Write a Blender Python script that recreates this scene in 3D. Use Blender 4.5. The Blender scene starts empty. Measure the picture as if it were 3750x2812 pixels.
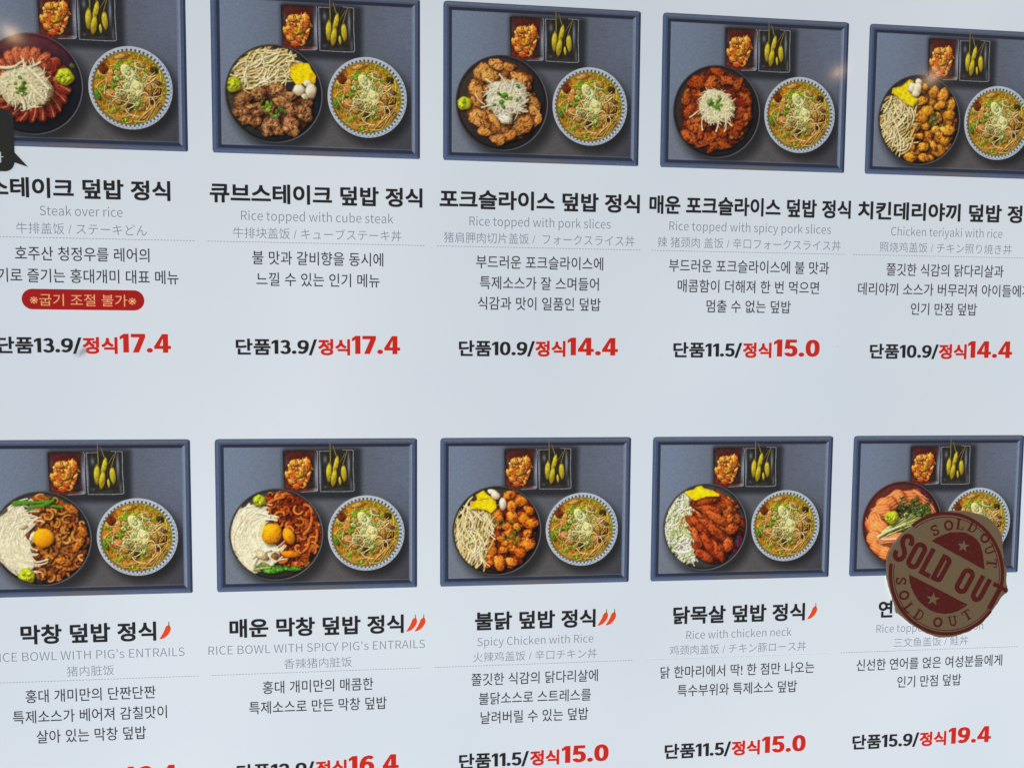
import bpy, bmesh, math, os
import numpy as np
from mathutils import Matrix, Vector

# tuning
AMB, EMIT = .22, .62
PAPER_A, PAPER_B = (208, 217, 225), (215, 221, 227)
T_OFF, T_SPR, D_OFF, E_OFF, C_OFF = 0, .030, .005, 0, 0
KRAFT, STAMP = (.66, .45, .235), (.37, .042, .034)
scene = bpy.context.scene
COL = scene.collection
S = 0.2                                   # metres per tray-picture width (all print coordinates u,v are in tray widths)
def P(u, v, d=0.0):                       # print coordinates -> world; d = metres in front of the panel face
    return Vector((u * S, -d, -v * S))

# ------------------------------------------------------------------ camera
cam = bpy.data.cameras.new('camera'); cam_o = bpy.data.objects.new('camera', cam); COL.objects.link(cam_o)
cam.sensor_width = 36.0; cam.lens = 24.328; cam.clip_start = 0.02; cam.clip_end = 60
_R = [(0.9955762, -0.0076307, -0.0936469), (0.0023128, 0.9983849, -0.0567647), (0.0939289, 0.0562970, 0.9939859)]
_w = lambda r: Vector((r[0], r[2], -r[1]))
_x, _y, _z = _w(_R[0]), -_w(_R[1]), -_w(_R[2])
CAM = Vector((0.0218715 * S, -3.5381297 * S, -1.6947751 * S))
cam_o.matrix_world = Matrix(((_x.x, _y.x, _z.x, CAM.x), (_x.y, _y.y, _z.y, CAM.y), (_x.z, _y.z, _z.z, CAM.z), (0, 0, 0, 1)))
scene.camera = cam_o
# ------------------------------------------------------------------ light: a dim room, three small warm lamps behind the viewer (their reflections show in the glossy face)
world = bpy.data.worlds.new('World'); scene.world = world; world.use_nodes = True
bg = world.node_tree.nodes['Background']; bg.inputs[0].default_value = (0.93, 0.96, 1.0, 1); bg.inputs[1].default_value = AMB
def lamp(u, v, dist, power, rad, col):
    p = P(u, v); d = (p - CAM).normalized(); d.y = -d.y
    L = bpy.data.lights.new('warm_lamp', 'POINT'); L.energy = power; L.shadow_soft_size = rad; L.color = col
    o = bpy.data.objects.new('warm_lamp', L); COL.objects.link(o); o.location = p + d * dist
    return o
lamp(-2.013, .258, 2.4, 0.5, .016, (1.0, .70, .40))
lamp(2.060, .258, 2.4, .32, .014, (1.0, .62, .36))
lamp(2.584, .260, 2.4, .42, .016, (1.0, .64, .38))
scene.view_settings.view_transform = 'Standard'; scene.view_settings.look = 'None'
scene.view_settings.exposure = 0; scene.view_settings.gamma = 1

# ------------------------------------------------------------------ materials
def lin(c):
    c = np.asarray(c, float); return np.where(c <= .04045, c / 12.92, ((c + .055) / 1.055) ** 2.4)
def rgb(r, g, b): return tuple(float(x) for x in lin(np.array([r, g, b]) / 255.)) + (1,)
GAIN = 1 / .86                            # printed ink is stored as reflectance; panel light + room light bring it to ~0.8
def backlight(nt):
    """uneven brightness of the light box behind the sheet (brighter towards the bottom), shared by paper and inks"""
    geo = nt.nodes.new('ShaderNodeNewGeometry')
    n = nt.nodes.new('ShaderNodeTexNoise'); n.inputs['Scale'].default_value = 2.6; n.inputs['Detail'].default_value = 1.5
    nt.links.new(geo.outputs['Position'], n.inputs['Vector'])
    sep = nt.nodes.new('ShaderNodeSeparateXYZ'); nt.links.new(geo.outputs['Position'], sep.inputs[0])
    g = nt.nodes.new('ShaderNodeMapRange'); g.inputs['From Min'].default_value = -.05; g.inputs['From Max'].default_value = -.80
    g.inputs['To Min'].default_value = .89; g.inputs['To Max'].default_value = 1.15
    nt.links.new(sep.outputs['Z'], g.inputs['Value'])
    a = nt.nodes.new('ShaderNodeMath'); a.operation = 'MULTIPLY_ADD'; a.inputs[1].default_value = .30; a.inputs[2].default_value = -.15
    nt.links.new(n.outputs['Fac'], a.inputs[0])
    b = nt.nodes.new('ShaderNodeMath'); b.operation = 'ADD'; nt.links.new(g.outputs[0], b.inputs[0]); nt.links.new(a.outputs[0], b.inputs[1])
    c = nt.nodes.new('ShaderNodeMath'); c.operation = 'MULTIPLY'; c.inputs[1].default_value = EMIT; nt.links.new(b.outputs[0], c.inputs[0])
    return c.outputs[0]
def print_mat(name, color=None, attr=None, alpha=False):
    m = bpy.data.materials.new(name); m.use_nodes = True; nt = m.node_tree; b = nt.nodes['Principled BSDF']
    b.inputs['Roughness'].default_value = .08; b.inputs['IOR'].default_value = 1.45
    nt.links.new(backlight(nt), b.inputs['Emission Strength'])
    if attr:
        a = nt.nodes.new('ShaderNodeAttribute'); a.attribute_name = attr
        nt.links.new(a.outputs['Color'], b.inputs['Base Color']); nt.links.new(a.outputs['Color'], b.inputs['Emission Color'])
        if alpha: nt.links.new(a.outputs['Alpha'], b.inputs['Alpha'])
    else:
        # slight print mottle so no ink is perfectly flat
        n = nt.nodes.new('ShaderNodeTexNoise'); n.inputs['Scale'].default_value = 900; n.inputs['Detail'].default_value = 2
        geo = nt.nodes.new('ShaderNodeNewGeometry'); nt.links.new(geo.outputs['Position'], n.inputs['Vector'])
        r = nt.nodes.new('ShaderNodeValToRGB'); c = np.array(color[:3])
        r.color_ramp.elements[0].position = .3; r.color_ramp.elements[1].position = .7
        r.color_ramp.elements[0].color = tuple(np.clip(c * .94, 0, 1)) + (1,); r.color_ramp.elements[1].color = tuple(np.clip(c * 1.05, 0, 1)) + (1,)
        nt.links.new(n.outputs['Fac'], r.inputs[0]); nt.links.new(r.outputs[0], b.inputs['Base Color']); nt.links.new(r.outputs[0], b.inputs['Emission Color'])
    return m
def ink(name, r, g, b): return print_mat(name, tuple(np.clip(np.array(rgb(r, g, b)[:3]) * GAIN, 0, 1)))
M_PICT = print_mat('picture_ink', attr='ink'); M_SMUDGE = print_mat('grime', attr='ink', alpha=True)
M_BLACK = ink('black_ink', 34, 34, 37); M_TEXT = ink('text_ink', 46, 50, 56); M_GREY = ink('grey_ink', 134, 140, 147); M_RULE = ink('rule_ink', 112, 116, 124)
M_RED = ink('red_ink', 194, 40, 27); M_BADGE = ink('badge_ink', 160, 26, 24); M_CREAM = ink('cream_ink', 226, 172, 116)
M_CHILI = ink('chili_ink', 218, 74, 30); M_STEM = ink('chili_stem_ink', 84, 100, 40); M_BUBBLE = ink('bubble_ink', 40, 40, 38); M_BTEXT = ink('bubble_text_ink', 190, 196, 198)
M_RULE_PALE = ink('pale_rule_ink', 160, 166, 174)
# ---------------------------------------------------------------- printed food pictures (ink colours, sRGB 0..1)
def vnoise(h, w, cell, seed):
    r = np.random.RandomState(seed)
    gh, gw = int(h / cell) + 3, int(w / cell) + 3
    g = r.rand(gh, gw)
    y = np.arange(h) / cell; x = np.arange(w) / cell
    iy = y.astype(int); ix = x.astype(int)
    fy = (y - iy)[:, None]; fx = (x - ix)[None]
    fy = fy * fy * (3 - 2 * fy); fx = fx * fx * (3 - 2 * fx)
    a = g[iy][:, ix]; b = g[iy][:, ix + 1]; c = g[iy + 1][:, ix]; d = g[iy + 1][:, ix + 1]
    return (a * (1 - fx) + b * fx) * (1 - fy) + (c * (1 - fx) + d * fx) * fy
def sstep(a, b, x):
    t = np.clip((x - a) / (b - a), 0, 1); return t * t * (3 - 2 * t)
def tint(sh):
    x = np.maximum(sh, 0)[..., None]; return x ** np.array([.82, 1.02, 1.15])
LD = np.array([-.52, -.60, .61])
class Canvas:
    """ink raster; coordinates are given in the traced units of a source frame (ox, oy, unit)"""
    def __init__(s, w, h, ox, oy, ux, uy, seed=1):
        s.w, s.h = w, h; s.ox, s.oy, s.ux, s.uy = ox, oy, ux, uy     # px = (x-ox)*ux
        s.c = np.zeros((h, w, 3)); s.r = np.random.RandomState(seed); s.sd = seed
        s.n0 = vnoise(h, w, 1.6, seed); s.n1 = vnoise(h, w, 3.5, seed + 1)
        s.n2 = vnoise(h, w, 7, seed + 2); s.n3 = vnoise(h, w, 18, seed + 3)
        yy, xx = np.mgrid[0:h, 0:w]
        wx = vnoise(h, w, 11, seed + 5) - .5; wy = vnoise(h, w, 11, seed + 6) - .5
        jx = np.clip((xx + wx * 16).astype(int), 0, w - 1); jy = np.clip((yy + wy * 16).astype(int), 0, h - 1)
        s.fold = (1 - np.abs(2 * vnoise(h, w, 8, seed + 7) - 1))[jy, jx] * .65 + (1 - np.abs(2 * vnoise(h, w, 4.5, seed + 8) - 1))[jy, jx] * .35
        b = s.n1 * .35 + s.fold * .8 + s.n0 * .25
        s.gy, s.gx = np.gradient(b)
        s.yy, s.xx = np.mgrid[0:h, 0:w]
    def win(s, x0, y0, x1, y1):
        a = max(0, int((x0 - s.ox) * s.ux) - 1); b = min(s.w, int((x1 - s.ox) * s.ux) + 2)
        c = max(0, int((y0 - s.oy) * s.uy) - 1); d = min(s.h, int((y1 - s.oy) * s.uy) + 2)
        if a >= b or c >= d: return None
        sl = (slice(c, d), slice(a, b))
        return sl, s.xx[sl] / s.ux + s.ox, s.yy[sl] / s.uy + s.oy
    def lay(s, sl, m, col):
        s.c[sl] = s.c[sl] * (1 - m[..., None]) + col * m[..., None]
    def blob(s, x, y, rx, ry=None, ang=0, col=(150, 100, 60), col2=None, jag=.12, tex=1.5, gloss=.25, dome=1., shadow=.5, dark=.35, vein=0):
        ry = ry or rx; R = max(rx, ry) * 1.5
        w = s.win(x - R, y - R, x + R, y + R)
        if w is None: return
        sl, X, Y = w; ca, sa = math.cos(ang), math.sin(ang)
        ph = s.r.rand(5) * 6.28; am = s.r.rand(5)
        def field(dx, dy):
            p = (dx * ca + dy * sa) / rx; q = (-dx * sa + dy * ca) / ry
            th = np.arctan2(q, p); b = 1 + 0 * th
            for k in range(5): b += jag * am[k] * np.sin((k + 2) * th + ph[k]) / (1 + .35 * k)
            return np.sqrt(p * p + q * q) / b, p, q
        if shadow:
            o = min(rx, ry) * .22
            d, _, _ = field(X - x - o, Y - y - o * 1.1)
            s.c[sl] *= (1 - shadow * (1 - sstep(.75, 1.25, d)))[..., None]
        d, p, q = field(X - x, Y - y)
        aa = 1.2 / (min(rx, ry) * s.ux)
        m = 1 - sstep(1 - aa, 1 + aa, d)
        if m.max() <= 0: return
        dd = np.clip(d, 0, .999); k = dome * dd / np.maximum(d, 1e-3)
        nx = (p * ca - q * sa) * k * .7 - s.gx[sl] * tex * 2.1; ny = (p * sa + q * ca) * k * .7 - s.gy[sl] * tex * 2.1
        nz = np.sqrt(np.maximum(.05, 1 - np.minimum(.95, (p * p + q * q) * .6)))
        L = np.sqrt(nx * nx + ny * ny + nz * nz)
        lam = (nx * LD[0] + ny * LD[1] + nz * LD[2]) / L
        c1 = np.array(col) / 255.; c2 = np.array(col2 if col2 is not None else [v * .72 for v in col]) / 255.
        t = sstep(.3, .75, s.n2[sl] * .4 + (1 - s.fold[sl]) * .6)[..., None]
        if vein: t = np.clip(t * .5 + .5 * (np.sin(q * vein + s.n3[sl] * 5) > .55)[..., None], 0, 1)
        base = c1 * (1 - t) + c2 * t
        sh = np.clip(.56 + .62 * lam, .2, 1.2) * (1 - dark * .8 * sstep(.66, 1.02, d)) * (1 - min(.4, tex * .2) * (1 - sstep(.25, .6, s.fold[sl])))
        spec = np.clip(lam - .86, 0, 1) * 4.5 * gloss * sstep(.4, .6, s.n1[sl])
        s.lay(sl, m, np.clip(base * tint(sh) + spec[..., None] * (base * .55 + np.array([.5, .42, .28])), 0, 1))
    def strand(s, pts, wd, col, taper=0, shadow=.4, gloss=.15, dark=.45):
        P = np.array(pts, float)
        if len(P) == 3:
            t = np.linspace(0, 1, 9)[:, None]
            P = (1 - t) ** 2 * P[0] + 2 * t * (1 - t) * P[1] + t * t * P[2]
        mg = wd * 2.2
        w = s.win(P[:, 0].min() - mg, P[:, 1].min() - mg, P[:, 0].max() + mg, P[:, 1].max() + mg)
        if w is None: return
        sl, X, Y = w
        best = np.full(X.shape, 1e9); sgn = np.zeros(X.shape); tt = np.zeros(X.shape)
        n = len(P) - 1; bs = np.full(X.shape, 1e9)
        for i in range(n):
            a, b = P[i], P[i + 1]; v = b - a; L2 = v @ v + 1e-9
            t = np.clip(((X - a[0]) * v[0] + (Y - a[1]) * v[1]) / L2, 0, 1)
            ex = X - a[0] - t * v[0]; ey = Y - a[1] - t * v[1]; d = np.sqrt(ex * ex + ey * ey)
            u = d < best
            best = np.where(u, d, best); sgn = np.where(u, ex * LD[0] + ey * LD[1], sgn); tt = np.where(u, (i + t) / n, tt)
            if shadow:
                o = wd * .45
                d2 = np.hypot(ex - o, ey - o) if 0 else np.hypot(X - o - a[0] - t * v[0], Y - o - a[1] - t * v[1]); bs = np.minimum(bs, d2)
        hw = wd * .5 * (1 - taper * tt)
        if shadow: s.c[sl] *= (1 - shadow * (1 - sstep(.5, 1.6, bs / hw)))[..., None]
        d = best / hw; aa = min(.5, .9 / (wd * .5 * s.ux)); m = 1 - sstep(1 - aa, 1 + aa, d)
        lam = .92 + .24 * np.clip(sgn / hw, -1, 1) - dark * .5 * sstep(.6, 1.05, d) + (s.n1[sl] - .5) * .2
        c = np.array(col) / 255.
        s.lay(sl, m, np.clip(c * tint(np.clip(lam, .1, 1.2)) + (np.clip(lam - 1.02, 0, 1) * gloss * 3)[..., None], 0, 1))
    def ring(s, x, y, rx, ry, ang, wd, col, fill=None, shadow=.35):
        R = max(rx, ry) * 1.5
        w = s.win(x - R, y - R, x + R, y + R)
        if w is None: return
        sl, X, Y = w; ca, sa = math.cos(ang), math.sin(ang)
        p = ((X - x) * ca + (Y - y) * sa) / rx; q = (-(X - x) * sa + (Y - y) * ca) / ry
        d = np.sqrt(p * p + q * q); k = wd / min(rx, ry)
        aa = 1.0 / (min(rx, ry) * s.ux)
        if shadow:
            o = wd * .5; p2 = ((X - x - o) * ca + (Y - y - o) * sa) / rx; q2 = (-(X - x - o) * sa + (Y - y - o) * ca) / ry
            d2 = np.abs(np.sqrt(p2 * p2 + q2 * q2) - 1 + k * .5)
            s.c[sl] *= (1 - shadow * (1 - sstep(k * .3, k * 1.2, d2)))[..., None]
        if fill is not None:
            m = 1 - sstep(1 - aa, 1 + aa, d); f = np.array(fill) / 255.
            s.lay(sl, m * .9, f * (.82 + .3 * s.n1[sl])[..., None])
        m = (1 - sstep(1 - aa, 1 + aa, d)) * sstep(1 - k - aa, 1 - k + aa, d)
        e = .85 + .25 * (-(p * ca - q * sa) * .5 - (p * sa + q * ca) * .6) + (s.n1[sl] - .5) * .2
        s.lay(sl, m, np.clip(np.array(col) / 255. * e[..., None], 0, 1))
    def poly(s, pts, col, tex=.3, shade=.0, shadow=0, soft=1.0):
        P = np.array(pts, float); mg = 40
        w = s.win(P[:, 0].min() - mg, P[:, 1].min() - mg, P[:, 0].max() + mg, P[:, 1].max() + mg)
        if w is None: return
        sl, X, Y = w
        def sd(X, Y):
            ins = np.zeros(X.shape, bool); best = np.full(X.shape, 1e9)
            for i in range(len(P)):
                a, b = P[i], P[(i + 1) % len(P)]
                v = b - a; t = np.clip(((X - a[0]) * v[0] + (Y - a[1]) * v[1]) / (v @ v + 1e-9), 0, 1)
                best = np.minimum(best, np.hypot(X - a[0] - t * v[0], Y - a[1] - t * v[1]))
                cond = ((a[1] > Y) != (b[1] > Y)) & (X < (b[0] - a[0]) * (Y - a[1]) / (b[1] - a[1] + 1e-12) + a[0])
                ins ^= cond
            return np.where(ins, -best, best)
        if shadow:
            d = sd(X - 12, Y - 14); s.c[sl] *= (1 - shadow * (1 - sstep(-8, 18, d)))[..., None]
        d = sd(X, Y); m = 1 - sstep(-soft / s.ux, soft / s.ux, d)
        e = 1 + tex * (s.n2[sl] - .5) + tex * .8 * (s.n1[sl] - .5) - 2.6 * tex * (s.gx[sl] + s.gy[sl]) * LD[0] - shade * sstep(-25, 0, d)
        s.lay(sl, m, np.clip(np.array(col) / 255. * e[..., None], 0, 1))
    def gauss(s, x, y, rx, ry, col, a):
        R = max(rx, ry) * 2.6
        w = s.win(x - R, y - R, x + R, y + R)
        if w is None: return
        sl, X, Y = w
        m = a * np.exp(-((X - x) / rx) ** 2 - ((Y - y) / ry) ** 2)
        s.lay(sl, m, np.array(col) / 255.)

def jit(r, c, a=14):
    k = r.uniform(-a, a); return [min(255, max(0, v + k + r.uniform(-a, a) * .3)) for v in c]
def inpoly(x, y, P):
    ins = False
    for i in range(len(P)):
        a, b = P[i], P[(i + 1) % len(P)]
        if (a[1] > y) != (b[1] > y) and x < (b[0] - a[0]) * (y - a[1]) / (b[1] - a[1]) + a[0]: ins = not ins
    return ins
def shr(P, a=.86):
    cx = sum(p[0] for p in P) / len(P); cy = sum(p[1] for p in P) / len(P); return [(cx + (x - cx) * a, cy + (y - cy) * a) for x, y in P]
def scatter(r, P, n):
    xs = [p[0] for p in P]; ys = [p[1] for p in P]; out = []
    while len(out) < n:
        x, y = r.uniform(min(xs), max(xs)), r.uniform(min(ys), max(ys))
        if inpoly(x, y, P): out.append((x, y))
    return out
def strands(k, P, n, ln, wd, col, a0=0, da=3.14, bend=.4, var=18, shadow=.4):
    r = k.r
    for x, y in scatter(r, P, n):
        a = a0 + r.uniform(-da, da); l = ln * r.uniform(.5, 1.1); b = r.uniform(-bend, bend) * l
        dx, dy = math.cos(a) * l / 2, math.sin(a) * l / 2
        k.strand([(x - dx, y - dy), (x - dy / l * b * 2, y + dx / l * b * 2), (x + dx, y + dy)], wd * r.uniform(.75, 1.2), jit(r, col, var), shadow=shadow)
def chunks(k, P, n, r0, r1, cols, gloss=.3, jag=.2, asp=.75, tex=1.8, shadow=.42, vein=0, dark=.28, dome=1.):
    r = k.r; pts = scatter(r, P, n)
    for x, y in pts:
        a = r.uniform(r0, r1)
        k.blob(x, y, a, a * r.uniform(asp, 1), r.uniform(0, 3.14), jit(r, cols[r.randint(len(cols))]), jit(r, cols[r.randint(len(cols))], 20), jag=jag, tex=tex, gloss=gloss, shadow=shadow, vein=vein, dark=dark, dome=dome)
def curls(k, P, n, r0, r1, wd, cols, shadow=.45):
    r = k.r
    for x, y in scatter(r, P, n):
        R = r.uniform(r0, r1); a0 = r.uniform(0, 6.28); sp = r.uniform(2., 5.2); e = r.uniform(.55, 1); ra = r.uniform(0, 3.14)
        pts = []
        for i in range(9):
            t = a0 + sp * i / 8; px, py = R * math.cos(t), R * e * math.sin(t)
            pts.append((x + px * math.cos(ra) - py * math.sin(ra), y + px * math.sin(ra) + py * math.cos(ra)))
        k.strand(pts, wd * r.uniform(.75, 1.25), jit(r, cols[r.randint(len(cols))], 18), shadow=shadow, gloss=.3, dark=.6)
def greens(k, x, y, sx, sy, n, r0=14, col=(95, 135, 45)):
    r = k.r
    for i in range(n):
        px, py = x + r.randn() * sx, y + r.randn() * sy; c = jit(r, col, 22); R = r0 * r.uniform(.7, 1.3)
        if r.rand() < .55: k.ring(px, py, R, R * r.uniform(.6, .95), r.uniform(0, 3), R * .42, c, fill=jit(r, (130, 150, 75), 15) if r.rand() < .5 else None)
        else: k.blob(px, py, R * 1.1, R * .55, r.uniform(0, 3), c, jag=.1, tex=.6, shadow=.3)
def wasabi(k, x, y, R):
    k.blob(x, y, R, R * .98, 0, (190, 200, 45), (160, 178, 30), jag=.1, tex=.7, gloss=.15, dome=.8, dark=.3)
    for i in range(7): k.blob(x + k.r.randn() * R * .35, y + k.r.randn() * R * .35, R * .3, R * .24, k.r.uniform(0, 3), (200, 208, 62), (165, 185, 35), shadow=.18, gloss=.1, dark=.15)
def onion(k, x, y, R, col=(222, 216, 190), n=46, out=.95):
    r = k.r
    k.blob(x, y, R * .98, R * .93, 0, col, [v * .92 for v in col], jag=.16, tex=1.1, gloss=.1, dome=.6, dark=.2, shadow=.5)
    for i in range(n * 3):
        a = r.uniform(0, 6.28); d = R * math.sqrt(r.uniform(.02, .86)); l = R * r.uniform(.3, .7); ta = a + r.uniform(-1.3, 1.3)
        cx, cy = x + d * math.cos(a), y + d * math.sin(a)
        k.strand([(cx - l * .5 * math.cos(ta), cy - l * .5 * math.sin(ta)), (cx + r.uniform(-.2, .2) * R, cy + r.uniform(-.2, .2) * R), (cx + l * .5 * math.cos(ta), cy + l * .5 * math.sin(ta))],
                 R * r.uniform(.035, .085), jit(r, [min(255, v * 1.03) for v in col], 10), taper=.5, shadow=.16, dark=.14)
def noodlemass(k, P, col=(222, 216, 186), n=120, cx=0, cy=0, ln=260, wd=13, turn=1.57, seed=0):
    k.poly(P, [v * .93 for v in col], tex=.16, shade=.22, shadow=.35)
    r = k.r
    for x, y in scatter(r, P, n):
        a = math.atan2(y - cy, x - cx) + turn + r.uniform(-.5, .5); l = ln * r.uniform(.4, 1); b = .22 * l
        dx, dy = math.cos(a) * l / 2, math.sin(a) * l / 2
        ox, oy = math.cos(a - turn) * b, math.sin(a - turn) * b
        k.strand([(x - dx, y - dy), (x + ox, y + oy), (x + dx, y + dy)], wd * r.uniform(.6, 1.1), jit(r, col, 8), shadow=.05, dark=.10, gloss=.03)
def bowl_base(k, cx, cy, R, Ry, tint=(58, 52, 50), tint2=(33, 36, 42), red=0):
    w = k.win(cx - R * 1.1, cy - Ry * 1.1, cx + R * 1.1, cy + Ry * 1.1)
    sl, X, Y = w; p = (X - cx) / R; q = (Y - cy) / Ry; d = np.sqrt(p * p + q * q)
    t = sstep(-.9, .9, p * .75 + q * .65)[..., None]
    c = np.array(tint) / 255. * (1 - t) + np.array(tint2) / 255. * t
    c = c * (.85 + .35 * (k.n2[sl] * .5 + k.n1[sl] * .5))[..., None]
    if red: c = c + red * (np.clip(-q, 0, 1) * sstep(.4, .9, d) * (.5 + k.n3[sl]))[..., None] * np.array([.16, .03, .05])
    c = c * (1 - .35 * sstep(.9, .96, d) * (1 - sstep(.96, .985, d)))[..., None]
    rim = sstep(.962, .98, d) * (.30 + .7 * sstep(-.2, .8, p * .8 + q * .3))
    c = c * (1 - rim[..., None] * .75) + rim[..., None] * .75 * np.array([.45, .43, .45])
    k.c[sl] = c; k.base = k.c.copy()

BROWN = [(142, 96, 56), (120, 78, 44), (158, 110, 66), (98, 62, 36)]
TAN = [(196, 140, 76), (174, 112, 52), (212, 160, 92), (150, 88, 36)]
SPICY = [(172, 84, 36), (142, 58, 24), (194, 118, 56), (120, 44, 20), (182, 96, 40)]
AMBER = [(204, 140, 44), (180, 112, 34), (214, 158, 64), (146, 84, 28)]
FIRE = [(204, 112, 34), (176, 76, 24), (218, 138, 52), (142, 52, 20)]
SPROUT = (216, 198, 136)
def food_steak(k):
    bowl_base(k, 340, 832, 490, 502, (52, 32, 36), (30, 33, 40), red=1)
    r = k.r
    k.blob(322, 842, 350, 335, 0, (150, 66, 46), (116, 34, 30), jag=.03, tex=1.6, dome=.4, shadow=.4)
    for i in range(22):
        a = -2.2 + i * 6.283 / 22 + r.uniform(-.05, .05); d = 292 + r.uniform(-14, 14)
        x, y = 322 + d * 1.03 * math.cos(a), 842 + d * math.sin(a)
        lo = (math.sin(a) * .6 + math.cos(a) * .4) > 0
        k.blob(x, y, 92, 58, a + .25, (168, 70, 48) if lo else (190, 104, 70), (120, 30, 28) if lo else (150, 62, 44), jag=.1, tex=1.6, gloss=.2, vein=7, shadow=.4)
        k.strand([(x - 70 * math.cos(a + .25) + 20 * math.sin(a), y - 70 * math.sin(a + .25) - 20 * math.cos(a)), (x + 26 * math.sin(a), y - 26 * math.cos(a)), (x + 70 * math.cos(a + .25) + 10 * math.sin(a), y + 70 * math.sin(a + .25))], 11, (205, 140, 96), shadow=.1)
    chunks(k, [(480, 600), (640, 640), (640, 830), (520, 800)], 14, 34, 56, [(160, 74, 50), (126, 40, 32), (180, 100, 66)], vein=6)
    onion(k, 285, 850, 235, (212, 204, 166), 60)
    k.strand([(25, 672), (110, 705), (210, 655)], 34, (222, 212, 178), taper=.4); k.strand([(430, 615), (380, 650), (330, 670)], 22, (222, 212, 178), taper=.5)
    k.strand([(330, 690), (420, 770), (500, 870)], 40, (226, 216, 180), taper=.3); k.strand([(340, 850), (400, 930), (470, 985)], 34, (228, 220, 186), taper=.5)
    k.strand([(270, 1080), (270, 1010), (240, 960)], 30, (224, 214, 180)); k.gauss(260, 860, 90, 70, (205, 190, 110), .3)
    greens(k, 245, 870, 32, 40, 20, 16, (88, 132, 40)); wasabi(k, 660, 748, 86); k.blob(735, 640, 34, 24, .6, (90, 100, 50), jag=.2)
def food_cube(k):
    bowl_base(k, 688, 910, 470, 478, (66, 60, 50), (30, 34, 38))
    S = [(330, 700), (420, 560), (560, 490), (760, 500), (860, 600), (850, 740), (760, 800), (600, 870), (420, 870), (330, 790)]
    k.poly(S, (140, 114, 62), tex=.5, shade=.3, shadow=.4)
    strands(k, S, 130, 250, 14, (196, 172, 104), 2.6, .7, shadow=.25); strands(k, S, 80, 290, 16, SPROUT, 2.7, .5, shadow=.4); strands(k, S, 40, 220, 12, (234, 222, 178), 2.3, .9, shadow=.25)
    P = [(300, 920), (420, 880), (640, 860), (900, 900), (1060, 960), (1050, 1150), (900, 1290), (600, 1290), (340, 1160)]
    k.poly(P, (70, 44, 28), tex=.8, shadow=.4)
    for x, y, a, b in [(540, 920, 90, 70), (720, 880, 110, 70), (860, 920, 70, 50), (390, 985, 95, 85), (1010, 980, 60, 50), (770, 990, 95, 62), (500, 1080, 95, 75), (380, 1100, 85, 60), (860, 1060, 70, 75), (985, 1085, 76, 92), (640, 1060, 60, 50), (420, 1170, 70, 50), (515, 1190, 60, 42), (660, 1215, 98, 84), (735, 1270, 60, 50), (845, 1210, 86, 104), (620, 1290, 50, 40), (890, 1280, 45, 40)]:
        c = BROWN[k.r.randint(4)]; k.blob(x, y, a, b, k.r.uniform(-.6, .6), jit(k.r, (168, 122, 80), 16), jit(k.r, (116, 76, 46)), jag=.16, tex=2.4, gloss=.25, shadow=.6)
        for j in range(4): k.blob(x + k.r.uniform(-.5, .5) * a, y + k.r.uniform(-.5, .5) * b, a * .3, b * .28, k.r.uniform(0, 3), jit(k.r, (180, 134, 90)), jit(k.r, (120, 76, 44)), jag=.25, tex=2, shadow=.3, dark=.2)
    Y = [(850, 640), (940, 605), (1030, 600), (1050, 660), (1095, 720), (1085, 790), (990, 800), (900, 812), (845, 740)]
    k.poly(Y, (224, 186, 12), tex=.22, shade=.1, shadow=.4); k.poly([(1030, 690), (1095, 715), (1085, 790), (1020, 800)], (205, 165, 16), tex=.2)
    for x, y, a, b in [(1015, 800, 45, 38), (930, 865, 60, 62), (990, 925, 40, 30), (1045, 870, 56, 76)]: k.blob(x, y, a, b, .2, (218, 208, 180), (190, 172, 136), jag=.08, tex=.22, gloss=.2)
    greens(k, 640, 1040, 42, 42, 12, 20, (125, 158, 40)); greens(k, 720, 1095, 36, 22, 8, 20, (110, 140, 70)); wasabi(k, 302, 838, 76)
    k.strand([(850, 490), (860, 520), (885, 580)], 12, SPROUT); k.strand([(400, 880), (430, 900), (455, 915)], 10, (225, 205, 150))
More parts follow.
